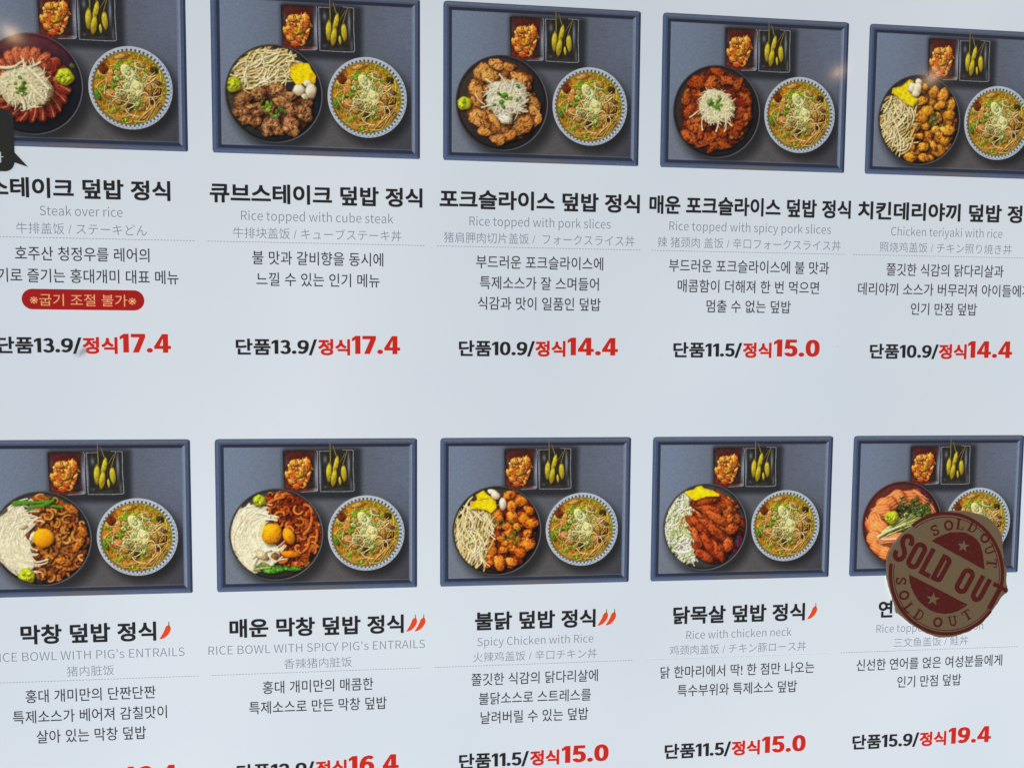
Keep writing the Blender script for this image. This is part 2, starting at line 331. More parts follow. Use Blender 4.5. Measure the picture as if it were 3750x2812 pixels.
def food_pork(k):
    bowl_base(k, 665, 985, 442, 456, (60, 50, 46), (36, 33, 34))
    P = [(590, 575), (780, 615), (900, 690), (960, 850), (1040, 980), (1030, 1120), (930, 1280), (700, 1370), (540, 1330), (430, 1200), (330, 1130), (340, 900), (400, 720)]
    k.poly(P, (92, 54, 24), tex=.8, shadow=.4)
    chunks(k, shr(P, .84), 80, 46, 92, TAN, .4, .2, .4, 2.0, .5, dome=.45)
    for x, y, a, b, g in [(610, 620, 80, 52, .6), (725, 640, 55, 40, .2), (480, 700, 95, 75, 2.4), (540, 730, 90, 80, .4), (850, 760, 110, 60, .7), (420, 880, 95, 75, 1.3), (430, 960, 80, 60, 1.5), (860, 860, 80, 48, .8), (960, 960, 90, 50, .9), (965, 1040, 62, 48, .3), (1010, 1130, 70, 34, 2), (880, 1180, 95, 80, 2.3), (430, 1140, 100, 70, .5), (510, 1150, 90, 34, 1.2), (590, 1150, 110, 34, 1), (500, 1265, 75, 40, 0), (745, 1285, 66, 46, -.4), (600, 1330, 55, 34, .3), (660, 1340, 50, 36, 2)]:
        k.blob(x, y, a, b, g, jit(k.r, (206, 150, 82), 14), jit(k.r, (158, 96, 40)), jag=.14, tex=2.2, gloss=.3, shadow=.55, dome=.5, dark=.3)
    onion(k, 705, 945, 195, (212, 208, 182), 56)
    for q in [[(640, 715), (690, 770), (720, 840)], [(770, 765), (765, 830), (740, 880)], [(510, 765), (570, 800), (620, 850)], [(475, 1035), (540, 1010), (600, 1000)], [(915, 940), (870, 990), (820, 1010)], [(910, 1055), (850, 1060), (780, 1040)]]: k.strand(q, 20, (214, 210, 184), taper=.6, shadow=.25)
    k.strand([(410, 900), (430, 970), (500, 1005)], 12, (220, 205, 170)); k.blob(700, 1140, 75, 48, .2, (226, 222, 200), (198, 192, 160), jag=.15)
    k.gauss(690, 930, 80, 60, (205, 200, 110), .35); greens(k, 690, 940, 62, 52, 15, 20, (92, 138, 48)); wasabi(k, 307, 1002, 68)
def food_spicypork(k):
    bowl_base(k, 622, 1012, 418, 442, (54, 47, 44), (34, 33, 36))
    P = [(560, 600), (690, 620), (850, 690), (960, 850), (960, 1100), (880, 1260), (760, 1350), (570, 1390), (420, 1320), (300, 1220), (280, 950), (360, 720)]
    k.poly(P, (86, 34, 14), tex=.8, shadow=.4)
    chunks(k, shr(P, .84), 95, 40, 84, SPICY, .45, .22, .36, 2.0, .5, dome=.45)
    for x, y, a, b, g in [(620, 635, 66, 42, .2), (430, 740, 75, 62, .3), (560, 740, 70, 55, 2), (720, 710, 80, 40, .1), (820, 740, 70, 40, 1.9), (330, 890, 80, 44, 1.8), (360, 1010, 90, 38, 2.2), (900, 880, 90, 34, .9), (840, 1020, 75, 46, 2.4), (900, 1080, 70, 30, 1.6), (360, 1260, 90, 54, .6), (520, 1300, 120, 34, -.4), (660, 1330, 120, 36, .05), (590, 1360, 60, 26, -.6), (820, 1160, 95, 50, 1.9), (420, 1170, 60, 46, 0), (470, 1230, 26, 66, .2), (680, 1210, 50, 40, 1)]:
        k.blob(x, y, a, b, g, jit(k.r, (178, 92, 38), 16), jit(k.r, (130, 54, 22)), jag=.16, tex=2.2, gloss=.4, shadow=.55, dome=.5, dark=.3)
    onion(k, 615, 965, 172, (216, 210, 174), 56)
    for q in [[(365, 1075), (430, 1030), (470, 990)], [(620, 1200), (640, 1130), (650, 1070)], [(490, 1190), (470, 1130), (490, 1060)], [(770, 1140), (740, 1110), (700, 1090)], [(700, 1195), (730, 1150), (700, 1080)], [(790, 985), (750, 960), (700, 960)]]: k.strand(q, 16, (228, 222, 178), taper=.6, shadow=.25)
    k.gauss(650, 950, 80, 80, (205, 205, 120), .35); greens(k, 620, 945, 52, 42, 15, 18, (96, 142, 52))
def food_teriyaki(k):
    bowl_base(k, 620, 1020, 405, 446, (58, 54, 50), (40, 38, 38))
    P = [(640, 650), (760, 690), (890, 720), (965, 830), (965, 1000), (975, 1130), (900, 1330), (700, 1430), (560, 1440), (490, 1340), (540, 1180), (560, 950), (590, 800)]
    k.poly(P, (84, 48, 20), tex=.9, shadow=.4)
    chunks(k, P, 46, 38, 62, AMBER, .5, .12, .7, 1.7, .6)
    for x, y, a, b in [(660, 690, 40, 36), (755, 745, 56, 60), (845, 770, 56, 64), (930, 860, 46, 66), (640, 830, 60, 44), (820, 870, 72, 40), (700, 930, 66, 62), (920, 960, 52, 52), (660, 1000, 44, 52), (590, 1090, 40, 44), (690, 1080, 44, 40), (790, 1110, 50, 44), (900, 1110, 74, 60), (560, 1190, 50, 42), (710, 1190, 46, 54), (640, 1180, 40, 32), (825, 1160, 42, 36), (880, 1220, 52, 46), (670, 1285, 66, 42), (555, 1290, 34, 44), (830, 1320, 70, 60), (770, 1270, 30, 62), (545, 1385, 66, 58), (675, 1390, 56, 42)]:
        k.blob(x, y, a, b, k.r.uniform(-.5, .5), jit(k.r, (212, 152, 54), 16), jit(k.r, (160, 98, 32)), jag=.12, tex=1.6, gloss=.6, shadow=.6)
    S = [(340, 800), (480, 850), (570, 900), (560, 1040), (500, 1180), (520, 1320), (430, 1340), (300, 1240), (250, 1080), (280, 920)]
    k.poly(S, (138, 112, 62), tex=.5, shade=.3, shadow=.4)
    strands(k, S, 120, 240, 13, (194, 168, 100), 2.2, .8, shadow=.25); strands(k, S, 76, 270, 15, SPROUT, 2.1, .6, shadow=.4); strands(k, S, 36, 220, 11, (234, 222, 178), 1.6, .9, shadow=.25)
    for q in [[(340, 800), (330, 880), (270, 960)], [(520, 890), (580, 960), (560, 1030)], [(420, 1330), (520, 1330), (520, 1260)], [(370, 880), (400, 1000), (470, 1060)]]: k.strand(q, 16, (228, 214, 165))
    k.poly([(345, 720), (430, 700), (510, 625), (545, 640), (560, 760), (600, 820), (545, 890), (470, 860), (400, 800), (340, 770)], (222, 192, 14), tex=.26, shade=.12, shadow=.4)
    for x, y, a, b in [(600, 650, 36, 34), (545, 710, 50, 56), (590, 720, 42, 70), (575, 765, 40, 34)]: k.blob(x, y, a, b, .2, (228, 214, 184), (204, 184, 144), jag=.08, tex=.22, gloss=.35)
    greens(k, 775, 1010, 34, 34, 18, 17, (98, 108, 40)); chunks(k, [(940, 1020), (990, 1020), (990, 1060), (940, 1060)], 10, 8, 13, [(110, 70, 56), (80, 44, 36)])
def food_entrails(k):
    bowl_base(k, 445, 1042, 460, 463, (66, 64, 58), (40, 42, 42))
    P = [(430, 640), (500, 640), (640, 700), (740, 740), (800, 860), (860, 960), (860, 1110), (800, 1280), (640, 1430), (470, 1460), (380, 1400), (370, 1200), (400, 900), (330, 780)]
    k.poly(P, (84, 48, 22), tex=.9, shadow=.4)
    chunks(k, P, 40, 34, 60, [(178, 112, 46), (150, 84, 36), (130, 70, 40)], .35, .2, .6, 2)
    curls(k, P, 120, 20, 52, 22, [(186, 118, 48), (160, 92, 38), (142, 78, 44), (200, 138, 66)])
    k.blob(470, 655, 70, 32, 0, (190, 110, 34), jag=.15); k.blob(600, 1080, 26, 70, 0, (198, 132, 56), jag=.05)
    for x, y, a, b, g in [(780, 1110, 90, 36, 2.2), (690, 1340, 70, 24, -.1), (720, 760, 90, 40, .7), (640, 1270, 80, 44, .3), (820, 980, 66, 38, .9), (420, 760, 80, 34, -.3)]: k.blob(x, y, a, b, g, (192, 120, 46), (150, 82, 34), jag=.12, gloss=.4, tex=1.8, shadow=.6)
    W = [(160, 730), (280, 720), (330, 800), (390, 900), (330, 960), (300, 1010), (370, 1060), (340, 1140), (365, 1230), (360, 1330), (240, 1400), (140, 1330), (50, 1200), (10, 1050), (20, 950), (80, 830)]
    noodlemass(k, W, (224, 216, 184), 110, 420, 1040, 300, 14)
    for q in [[(10, 860), (60, 800), (130, 760)], [(30, 1120), (60, 1290), (210, 1390)], [(60, 1230), (100, 1310), (190, 1340)], [(390, 900), (330, 960), (290, 1000)]]: k.strand(q, 16, (206, 200, 178))
    k.blob(110, 770, 36, 14, 2.5, (120, 112, 100)); k.blob(290, 930, 40, 14, -.5, (186, 166, 118), shadow=.1)
    for q in [[(190, 690), (330, 670), (480, 710)], [(200, 705), (360, 690), (560, 680)], [(330, 745), (450, 700), (640, 740)], [(480, 710), (550, 690), (565, 655)]]: k.strand(q, 30, (86, 140, 44), taper=.2, gloss=.3)
    k.blob(325, 1010, 24, 34, 0, (140, 66, 26)); k.blob(360, 1090, 18, 18, 0, (120, 60, 26))
    k.blob(360, 1030, 30, 60, .2, (222, 212, 180), jag=.1, shadow=.1)
    k.blob(460, 1035, 96, 94, 0, (232, 164, 20), (222, 148, 16), jag=.015, tex=.08, gloss=.25, dome=.7, dark=.15, shadow=.5); wasabi(k, 298, 1402, 77)
def food_spicyentrails(k):
    bowl_base(k, 664, 1008, 472, 456, (64, 62, 58), (44, 42, 40))
    P = [(580, 620), (720, 600), (880, 630), (1010, 700), (1050, 830), (1110, 960), (1110, 1120), (1020, 1220), (940, 1300), (800, 1350), (700, 1260), (700, 1100), (640, 940), (620, 800), (560, 700)]
    k.poly(P, (96, 36, 14), tex=.9, shadow=.4)
    chunks(k, P, 36, 30, 56, FIRE, .4, .2, .55, 2)
    curls(k, P, 150, 20, 52, 21, [(188, 98, 38), (160, 70, 26), (206, 126, 54), (136, 54, 22)])
    for q in [[(580, 700), (660, 650), (740, 640)], [(940, 1010), (1010, 960), (1020, 850)], [(950, 720), (1020, 720), (1020, 790)], [(1060, 1080), (1080, 1020), (1070, 970)], [(930, 1180), (990, 1150), (990, 1060)], [(690, 1280), (760, 1290), (770, 1250)]]: k.strand(q, 27, (200, 112, 46), gloss=.4)
    W = [(330, 740), (430, 725), (560, 735), (590, 800), (560, 900), (540, 1000), (560, 1060), (660, 1100), (700, 1170), (690, 1250), (620, 1320), (440, 1360), (470, 1420), (380, 1370), (290, 1230), (215, 1080), (220, 950), (250, 820)]
    noodlemass(k, W, (228, 221, 190), 130, 640, 1010, 280, 14)
    for q in [[(280, 1240), (360, 1370), (470, 1420)], [(430, 1230), (530, 1130), (680, 1170)], [(440, 1300), (480, 1180), (600, 1160)], [(560, 860), (620, 850), (670, 870)], [(470, 790), (550, 800), (600, 830)]]: k.strand(q, 20, (232, 224, 196), dark=.3)
    k.blob(520, 1210, 70, 44, .5, (214, 202, 160), (190, 172, 128), jag=.15, shadow=.3); k.blob(650, 1220, 40, 34, .4, (150, 104, 56), shadow=.3)
    k.poly([(430, 1340), (520, 1270), (590, 1300), (600, 1340), (500, 1370), (440, 1370)], (110, 128, 66), tex=.5)
    k.poly([(500, 1350), (620, 1310), (760, 1320), (900, 1330), (920, 1360), (840, 1375), (760, 1360), (640, 1395), (540, 1380)], (84, 140, 44), tex=.6, shade=.3, shadow=.3)
    k.strand([(430, 1350), (480, 1340), (600, 1330)], 16, (190, 186, 130))
    k.blob(620, 1000, 98, 106, .8, (226, 160, 24), (206, 132, 20), jag=.05, tex=.7, gloss=.2, dome=.7, dark=.2); k.gauss(580, 950, 60, 50, (236, 190, 10), .6)
    k.blob(790, 1025, 92, 56, 1.15, (226, 156, 26), (210, 136, 20), jag=.05, tex=.2, gloss=.3, shadow=.6); k.blob(805, 1205, 98, 36, .1, (220, 138, 24), (206, 118, 20), jag=.08, tex=.2, gloss=.3, shadow=.6)
    wasabi(k, 500, 672, 62)
def food_firechicken(k):
    bowl_base(k, 655, 1008, 443, 446, (60, 56, 48), (40, 37, 36))
    P = [(700, 640), (830, 640), (950, 700), (1010, 800), (1060, 920), (1030, 1130), (980, 1230), (820, 1350), (660, 1410), (530, 1360), (520, 1240), (600, 1080), (620, 900), (620, 820), (740, 800)]
    k.poly(P, (86, 32, 12), tex=.9, shadow=.4)
    chunks(k, P, 44, 34, 58, FIRE, .5, .13, .7, 1.7, .6)
    for x, y, a, b in [(775, 660, 66, 46), (895, 720, 66, 52), (800, 770, 56, 58), (655, 870, 66, 72), (815, 880, 60, 66), (980, 820, 50, 46), (930, 905, 56, 74), (1000, 945, 76, 48), (860, 970, 52, 36), (960, 1040, 44, 50), (790, 1040, 60, 50), (700, 1090, 46, 36), (960, 1150, 70, 74), (600, 1130, 44, 42), (780, 1140, 80, 46), (810, 1190, 44, 34), (890, 1230, 60, 60), (600, 1210, 60, 54), (570, 1290, 70, 50), (680, 1330, 56, 86), (805, 1320, 64, 46), (570, 1340, 56, 36), (720, 1200, 50, 40)]:
        k.blob(x, y, a, b, k.r.uniform(-.5, .5), jit(k.r, (214, 132, 42), 18), jit(k.r, (168, 74, 22)), jag=.13, tex=1.6, gloss=.6, shadow=.6)
    S = [(350, 790), (480, 790), (590, 860), (600, 1000), (550, 1130), (510, 1300), (390, 1310), (310, 1240), (250, 1130), (230, 1020), (270, 900)]
    k.poly(S, (134, 110, 58), tex=.5, shade=.3, shadow=.4)
    strands(k, S, 130, 270, 14, (194, 168, 100), 1.9, .7, shadow=.25); strands(k, S, 80, 300, 16, SPROUT, 1.8, .5, shadow=.4); strands(k, S, 40, 230, 12, (234, 222, 178), 1.5, .8, shadow=.25)
    k.poly([(440, 650), (520, 605), (560, 650), (640, 700), (650, 780), (600, 830), (540, 800), (470, 790), (380, 790), (410, 720), (460, 700)], (224, 190, 12), tex=.24, shade=.12, shadow=.4)
    k.strand([(470, 705), (520, 690), (570, 690)], 8, (150, 110, 10), shadow=0)
    for x, y, a, b in [(610, 625, 54, 28), (640, 660, 50, 40), (712, 745, 36, 68)]: k.blob(x, y, a, b, .3 if a > 40 else 0, (228, 220, 194), (204, 188, 150), jag=.06, tex=.2, gloss=.35)
    greens(k, 820, 1060, 44, 38, 20, 14, (100, 128, 40)); greens(k, 740, 930, 34, 20, 8, 13, (110, 120, 44))
def food_neck(k):
    bowl_base(k, 655, 1030, 442, 453, (70, 66, 64), (58, 54, 54))
    for i in range(26):
        a = k.r.uniform(-.35, .75); d = k.r.uniform(.84, .93)
        k.strand([(655 + 442 * d * math.cos(a), 1030 + 453 * d * math.sin(a)), (655 + 442 * d * math.cos(a + .08), 1030 + 453 * d * math.sin(a + .08))], 18, jit(k.r, (120, 34, 86), 22))
    W = [(350, 720), (470, 700), (560, 780), (590, 880), (540, 980), (540, 1150), (580, 1270), (540, 1350), (440, 1360), (340, 1290), (270, 1160), (235, 1080), (260, 920), (300, 800)]
    k.poly(W, (176, 186, 140), tex=.5, shade=.25, shadow=.35)
    strands(k, W, 220, 220, 13, (206, 212, 172), 1.8, .8, shadow=.2); strands(k, W, 110, 230, 15, (228, 230, 206), 1.7, .6, shadow=.3); strands(k, W, 30, 180, 13, (238, 240, 222), .3, .9, shadow=.3); strands(k, W, 26, 110, 10, (160, 190, 96), 1.4, 1.2, shadow=.15)
    k.gauss(420, 1000, 70, 120, (190, 190, 100), .4)
    for i in range(46): k.blob(425 + k.r.randn() * 30, 970 + k.r.randn() * 48, 6, 6, 0, jit(k.r, (196, 140, 66)), shadow=.2)
    P = [(500, 760), (680, 700), (840, 710), (930, 780), (1000, 880), (1020, 1020), (960, 1150), (930, 1280), (850, 1390), (740, 1410), (590, 1330), (540, 1150), (510, 980), (600, 880)]
    k.poly(P, (104, 34, 14), tex=.8, shadow=.45)
    r = k.r
    for x, y in sorted(scatter(r, P, 44), key=lambda q: q[0] - q[1]):
        k.blob(x, y, r.uniform(90, 150), r.uniform(24, 38), .72 + r.uniform(-.22, .22), jit(r, SPICY[r.randint(3)], 14), jit(r, (132, 48, 20)), jag=.12, tex=1.4, gloss=.6, shadow=.6, dark=.5)
    for x, y, a, b, g in [(640, 760, 150, 42, -.1), (700, 850, 140, 44, .2), (780, 940, 190, 50, .5), (740, 1060, 200, 54, .72), (600, 1030, 170, 42, .85), (570, 1140, 130, 40, 1.15), (870, 790, 80, 54, .4), (930, 900, 80, 44, .8), (940, 1050, 80, 60, 2.3), (900, 1220, 56, 80, .3), (700, 1220, 190, 48, .95), (650, 1330, 120, 50, .5), (800, 1290, 130, 44, 1.1)]:
        k.blob(x, y, a, b, g, jit(r, (182, 88, 36), 16), jit(r, (138, 50, 20)), jag=.1, tex=1.4, gloss=.45, shadow=.55, dome=.9, dark=.5)
    chunks(k, [(820, 820), (960, 850), (990, 960), (880, 960)], 10, 30, 50, [(196, 116, 48), (170, 84, 34)], .5)
    k.poly([(410, 660), (520, 640), (585, 585), (640, 630), (720, 650), (800, 695), (790, 715), (660, 715), (540, 755), (490, 730), (460, 690)], (226, 194, 12), tex=.2, shade=.1, shadow=.4)
def food_salmon(k):
    bowl_base(k, 437, 685, 287, 300, (92, 44, 38), (48, 34, 34))
    for i in range(60):
        a = -1.15 + k.r.uniform(0, 1.0); d = k.r.uniform(.72, .9); k.blob(437 + 287 * d * math.cos(a), 685 + 300 * d * math.sin(a), 10, 7, k.r.uniform(0, 3), jit(k.r, (132, 48, 112), 24), shadow=.2)
    for x, y, a, b, g in [(590, 560, 60, 30, .6), (620, 590, 50, 30, .9), (540, 520, 66, 38, .5), (470, 510, 62, 40, -.1), (380, 520, 62, 42, -.5), (320, 560, 64, 44, -.7), (280, 610, 62, 40, -.2), (240, 680, 60, 42, 1.2), (280, 730, 66, 44, .8), (250, 790, 56, 34, .4), (300, 850, 72, 44, .6), (350, 900, 60, 34, .3), (420, 800, 90, 30, -.1), (480, 880, 80, 60, 0), (360, 790, 80, 26, -.1)]:
        a *= 1.3; b *= 1.55
        k.blob(x, y, a, b, g, jit(k.r, (230, 136, 74), 10), jit(k.r, (216, 112, 54)), jag=.1, tex=.3, gloss=.3, shadow=.45, dark=.3)
        for j in range(5):
            o = (j - 2) * b * .34; cx, cy = x - math.sin(g) * o, y + math.cos(g) * o; l = a * .8
            k.strand([(cx - l * math.cos(g), cy - l * math.sin(g)), (cx + 6 * math.sin(g), cy - 8), (cx + l * math.cos(g), cy + l * math.sin(g))], 4.5, (242, 186, 138), shadow=.08, dark=.1)
    k.strand([(270, 790), (340, 800), (430, 790)], 14, (238, 200, 170))
    for i in range(26):
        x0, y0 = 290 + k.r.uniform(0, 60), 770 - k.r.uniform(0, 30); x1, y1 = 560 + k.r.uniform(-60, 90), 620 + k.r.uniform(-50, 60)
        k.strand([(x0, y0), ((x0 + x1) / 2 + k.r.uniform(-20, 20), (y0 + y1) / 2 - k.r.uniform(-16, 30)), (x1, y1)], k.r.uniform(7, 12), jit(k.r, (186, 196, 122), 22), shadow=.3)
    for i in range(110):
        t = k.r.rand(); k.blob(430 + t * 200 + k.r.randn() * 20, 560 + t * 50 + k.r.randn() * 34, k.r.uniform(8, 15), k.r.uniform(5, 9), k.r.uniform(0, 3), jit(k.r, (84, 112, 48), 26), shadow=.35, jag=.1)
    k.strand([(270, 775), (340, 730), (460, 690)], 20, (214, 216, 160), taper=.4); wasabi(k, 362, 642, 50); k.blob(450, 735, 14, 20, 0, (96, 110, 40))
FOODS = [(food_steak, 340, 832, 490, 502), (food_cube, 688, 910, 470, 478), (food_pork, 665, 985, 442, 456), (food_spicypork, 622, 1012, 418, 442), (food_teriyaki, 620, 1020, 405, 446),
         (food_entrails, 445, 1042, 460, 463), (food_spicyentrails, 664, 1008, 472, 456), (food_firechicken, 655, 1008, 443, 446), (food_neck, 655, 1030, 442, 453), (food_salmon, 437, 685, 287, 300)]
def soften(c, a=.5):
    b = c.copy(); b[1:-1, 1:-1] = (c[1:-1, 1:-1] * 4 + 2 * (c[:-2, 1:-1] + c[2:, 1:-1] + c[1:-1, :-2] + c[1:-1, 2:]) + c[:-2, :-2] + c[2:, 2:] + c[:-2, 2:] + c[2:, :-2]) / 16
    return c * (1 - a) + b * a
def grade(c, k=1.12, sat=1.18, lift=.035):
    g = c.mean(-1, keepdims=True); c = g + (c - g) * sat
    return np.clip((c - .42) * k + .42 + lift, 0, 1)
def paint_bowl(i, n):
    f, cx, cy, rx, ry = FOODS[i]
    m = 1.04
    k = Canvas(n, n, cx - rx * m, cy - ry * m, n / (2 * rx * m), n / (2 * ry * m), 40 + i * 7)
    f(k)
    p = (k.xx / k.ux + k.ox - cx) / rx; q = (k.yy / k.uy + k.oy - cy) / ry
    e = sstep(.935, .97, np.sqrt(p * p + q * q))[..., None]; k.c = k.c * (1 - e) + k.base * e
    k.c = grade(soften(soften(soften(k.c, .9), .8), .5), 1.16, 1.05, .02)
    k.c *= (.95 + .1 * k.n0)[..., None]
    p = (k.xx / k.ux + k.ox - cx) / rx; q = (k.yy / k.uy + k.oy - cy) / ry
    return np.clip(k.c, 0, 1), np.sqrt(p * p + q * q)
def paint_soup(n):
    cx, cy, rx, ry = 1499, 1017, 356, 373; m = 1.03
    k = Canvas(n, n, cx - rx * m, cy - ry * m, n / (2 * rx * m), n / (2 * ry * m), 7)
    X = k.xx / k.ux + k.ox; Y = k.yy / k.uy + k.oy
    p = (X - cx) / rx; q = (Y - cy) / ry; d = np.sqrt(p * p + q * q); th = np.arctan2(q, p)
    # broth
    g = (k.n3 * .6 + k.n2 * .4)[..., None]
    c = np.array([182, 140, 34]) / 255. * (1 - g) + np.array([160, 104, 26]) / 255. * g
    gr = (sstep(-.5, .4, p) * sstep(.68, .84, d))[..., None]; c = c * (1 - gr * .6) + gr * .6 * np.array([.42, .48, .10])
    k.c[:] = c * (.75 + .5 * k.n1)[..., None]
    r = k.r
    D = [(cx + rx * .83 * math.cos(t), cy + ry * .83 * math.sin(t)) for t in np.linspace(0, 6.28, 20)[:-1]]
    M = [(cx + rx * .62 * math.cos(t) , cy + 20 + ry * .64 * math.sin(t)) for t in np.linspace(0, 6.28, 20)[:-1]]
    k.blob(1265, 830, 70, 80, .2, (132, 62, 16), (108, 50, 14), shadow=0, gloss=.4, dark=.2); k.blob(1700, 1070, 60, 80, .3, (112, 52, 18), (90, 40, 16), shadow=0, gloss=.2)
    k.gauss(1340, 800, 50, 40, (190, 140, 30), .7)
    chunks(k, D, 30, 24, 50, [(190, 146, 76), (170, 124, 52), (206, 166, 104), (168, 132, 44)], .2, .3, .35, 1.4, .18)
    strands(k, D, 70, 140, 8, (214, 188, 108), 2.4, 1.0, shadow=.35); strands(k, D, 40, 100, 6, (132, 84, 26), 1, 2, shadow=.1); strands(k, D, 26, 90, 6, (200, 190, 84), 1, 2, shadow=.15)
    for x, y, a, b, g_ in [(1330, 900, 50, 34, 2), (1320, 960, 40, 60, .3), (1340, 1080, 70, 46, .4), (1600, 830, 40, 24, 2), (1620, 900, 54, 34, .7), (1640, 1000, 30, 80, 2.8), (1500, 940, 60, 30, .3), (1560, 1180, 60, 34, .5), (1440, 1200, 70, 30, .2), (1390, 1130, 50, 36, .5), (1680, 940, 46, 26, .5), (1420, 740, 60, 22, -.2), (1640, 1130, 46, 20, 2)]:
        k.blob(x, y, a, b, g_, jit(r, (204, 156, 92), 16), jit(r, (176, 122, 58)), jag=.24, tex=1.8, gloss=.25, shadow=.35)
    for i in range(18):
        t = r.uniform(0, 1); k.strand([(1560 + 160 * t, 1300 - 10 * t + r.uniform(-20, 20)), (1640 + 80 * t, 1220 + r.uniform(-30, 30)), (1730 + r.uniform(-20, 30), 1120 + r.uniform(-20, 60))], 8, jit(r, (206, 166, 96), 18))
    for i in range(9): k.strand([(1250 + r.uniform(-10, 60), 1250 + r.uniform(-30, 30)), (1380, 1300 + r.uniform(-20, 20)), (1480 + r.uniform(-40, 60), 1290 + r.uniform(-30, 20))], 9, jit(r, (196, 156, 80), 16))
    k.blob(1700, 850, 34, 30, .4, (70, 60, 34)); k.blob(1720, 960, 46, 20, .4, (150, 110, 84)); k.blob(1490, 1180, 26, 34, 0, (70, 60, 30))
    for x, y, sx, sy, nn in [(1380, 830, 26, 16, 7), (1470, 790, 40, 14, 10), (1550, 850, 18, 34, 9), (1620, 870, 26, 18, 7), (1240, 930, 14, 10, 5), (1375, 960, 26, 36, 14), (1265, 1030, 18, 22, 7), (1300, 1150, 12, 8, 3), (1345, 1235, 22, 14, 6), (1460, 1310, 20, 10, 6), (1540, 1200, 20, 14, 6), (1240, 1200, 14, 22, 5), (1400, 1200, 20, 8, 4), (1610, 940, 16, 20, 4)]:
        greens(k, x, y, sx, sy, nn, 13, (140, 192, 44))
    k.blob(1220, 1090, 52, 22, 1.2, (96, 150, 52), gloss=.3); k.ring(1390, 930, 36, 26, -.3, 11, (164, 200, 60))
    k.ring(1480, 880, 82, 50, .95, 12, (216, 222, 164), fill=(232, 232, 196)); k.ring(1470, 870, 44, 26, .95, 9, (188, 196, 120), fill=(226, 226, 190)); k.ring(1520, 940, 40, 34, .6, 9, (206, 212, 150), fill=(228, 228, 190))
    k.ring(1480, 1010, 44, 52, 0, 12, (222, 220, 150), fill=(230, 228, 180)); k.ring(1550, 1020, 58, 66, .3, 12, (222, 222, 160), fill=(222, 220, 160)); k.blob(1550, 1005, 34, 30, 0, (236, 232, 190), (214, 208, 140), gloss=.2, shadow=.1)
    k.ring(1422, 1085, 58, 58, 0, 14, (218, 196, 136)); k.ring(1424, 1088, 34, 36, 0, 6, (190, 160, 96)); k.ring(1607, 1098, 40, 52, .5, 9, (222, 196, 158)); k.ring(1570, 810, 40, 26, .3, 9, (206, 186, 130))
    k.blob(1545, 1155, 30, 28, 0, (214, 222, 170), (190, 206, 120)); greens(k, 1560, 1130, 16, 10, 3, 14, (150, 190, 60))
    strands(k, M, 26, 120, 8, (226, 216, 176), .6, 1.5, shadow=.35)
    for x_, y_ in scatter(r, [(1400, 820), (1600, 830), (1640, 1000), (1580, 1130), (1400, 1120), (1350, 980)], 26): k.ring(x_, y_, r.uniform(16, 30), r.uniform(12, 24), r.uniform(0, 3), 6, jit(r, (220, 222, 168), 14), shadow=.4)
    # bowl wall and rim with blue dashes
    wall = sstep(.84, .885, d)
    wc = np.array([70, 62, 48]) / 255. * np.ones(k.c.shape); wc[p > .2] = np.array([96, 106, 60]) / 255.
    dn = .882 + .03 * np.clip(-(p * .9 - q * .25), -1, 1)
    k.c = k.c * (1 - wall[..., None] * .55) + wall[..., None] * .55 * wc
    tick = sstep(-.05, .35, np.sin(th * 56))
    rim = sstep(-.012, .012, d - dn)
    white = np.array([190, 197, 202]) / 255. * (.9 + .12 * k.n1 - .10 * (q > .3) * 0)[..., None]
    blue = np.array([52, 70, 104]) / 255. * (.75 + .5 * k.n1)[..., None]
    side = sstep(-.4, .5, p * .6 + q * .5)[..., None]
    blue = blue * side + (1 - side) * np.array([48, 50, 52]) / 255.
    tk = (tick * sstep(-.01, .014, d - dn) * (1 - sstep(.925, .945, d)) + .55 * (1 - tick) * sstep(.95, .955, d) * (1 - sstep(.972, .985, d)) * side[..., 0])[..., None]
    rc = white * (1 - tk * .88) + blue * tk * .88
    k.c = k.c * (1 - rim[..., None]) + rc * rim[..., None]
    fd = (1 - sstep(.85, .9, d))[..., None]; k.c = soften(k.c, .8); k.c = k.c * (1 - fd) + fd * grade(k.c * np.array([1.0, .985, .88]), 1.12, 1.0, .012)
    k.c *= (1 - .2 * sstep(.98, 1.0, d))[..., None]
    return np.clip(k.c * (.96 + .08 * k.n0)[..., None], 0, 1), d
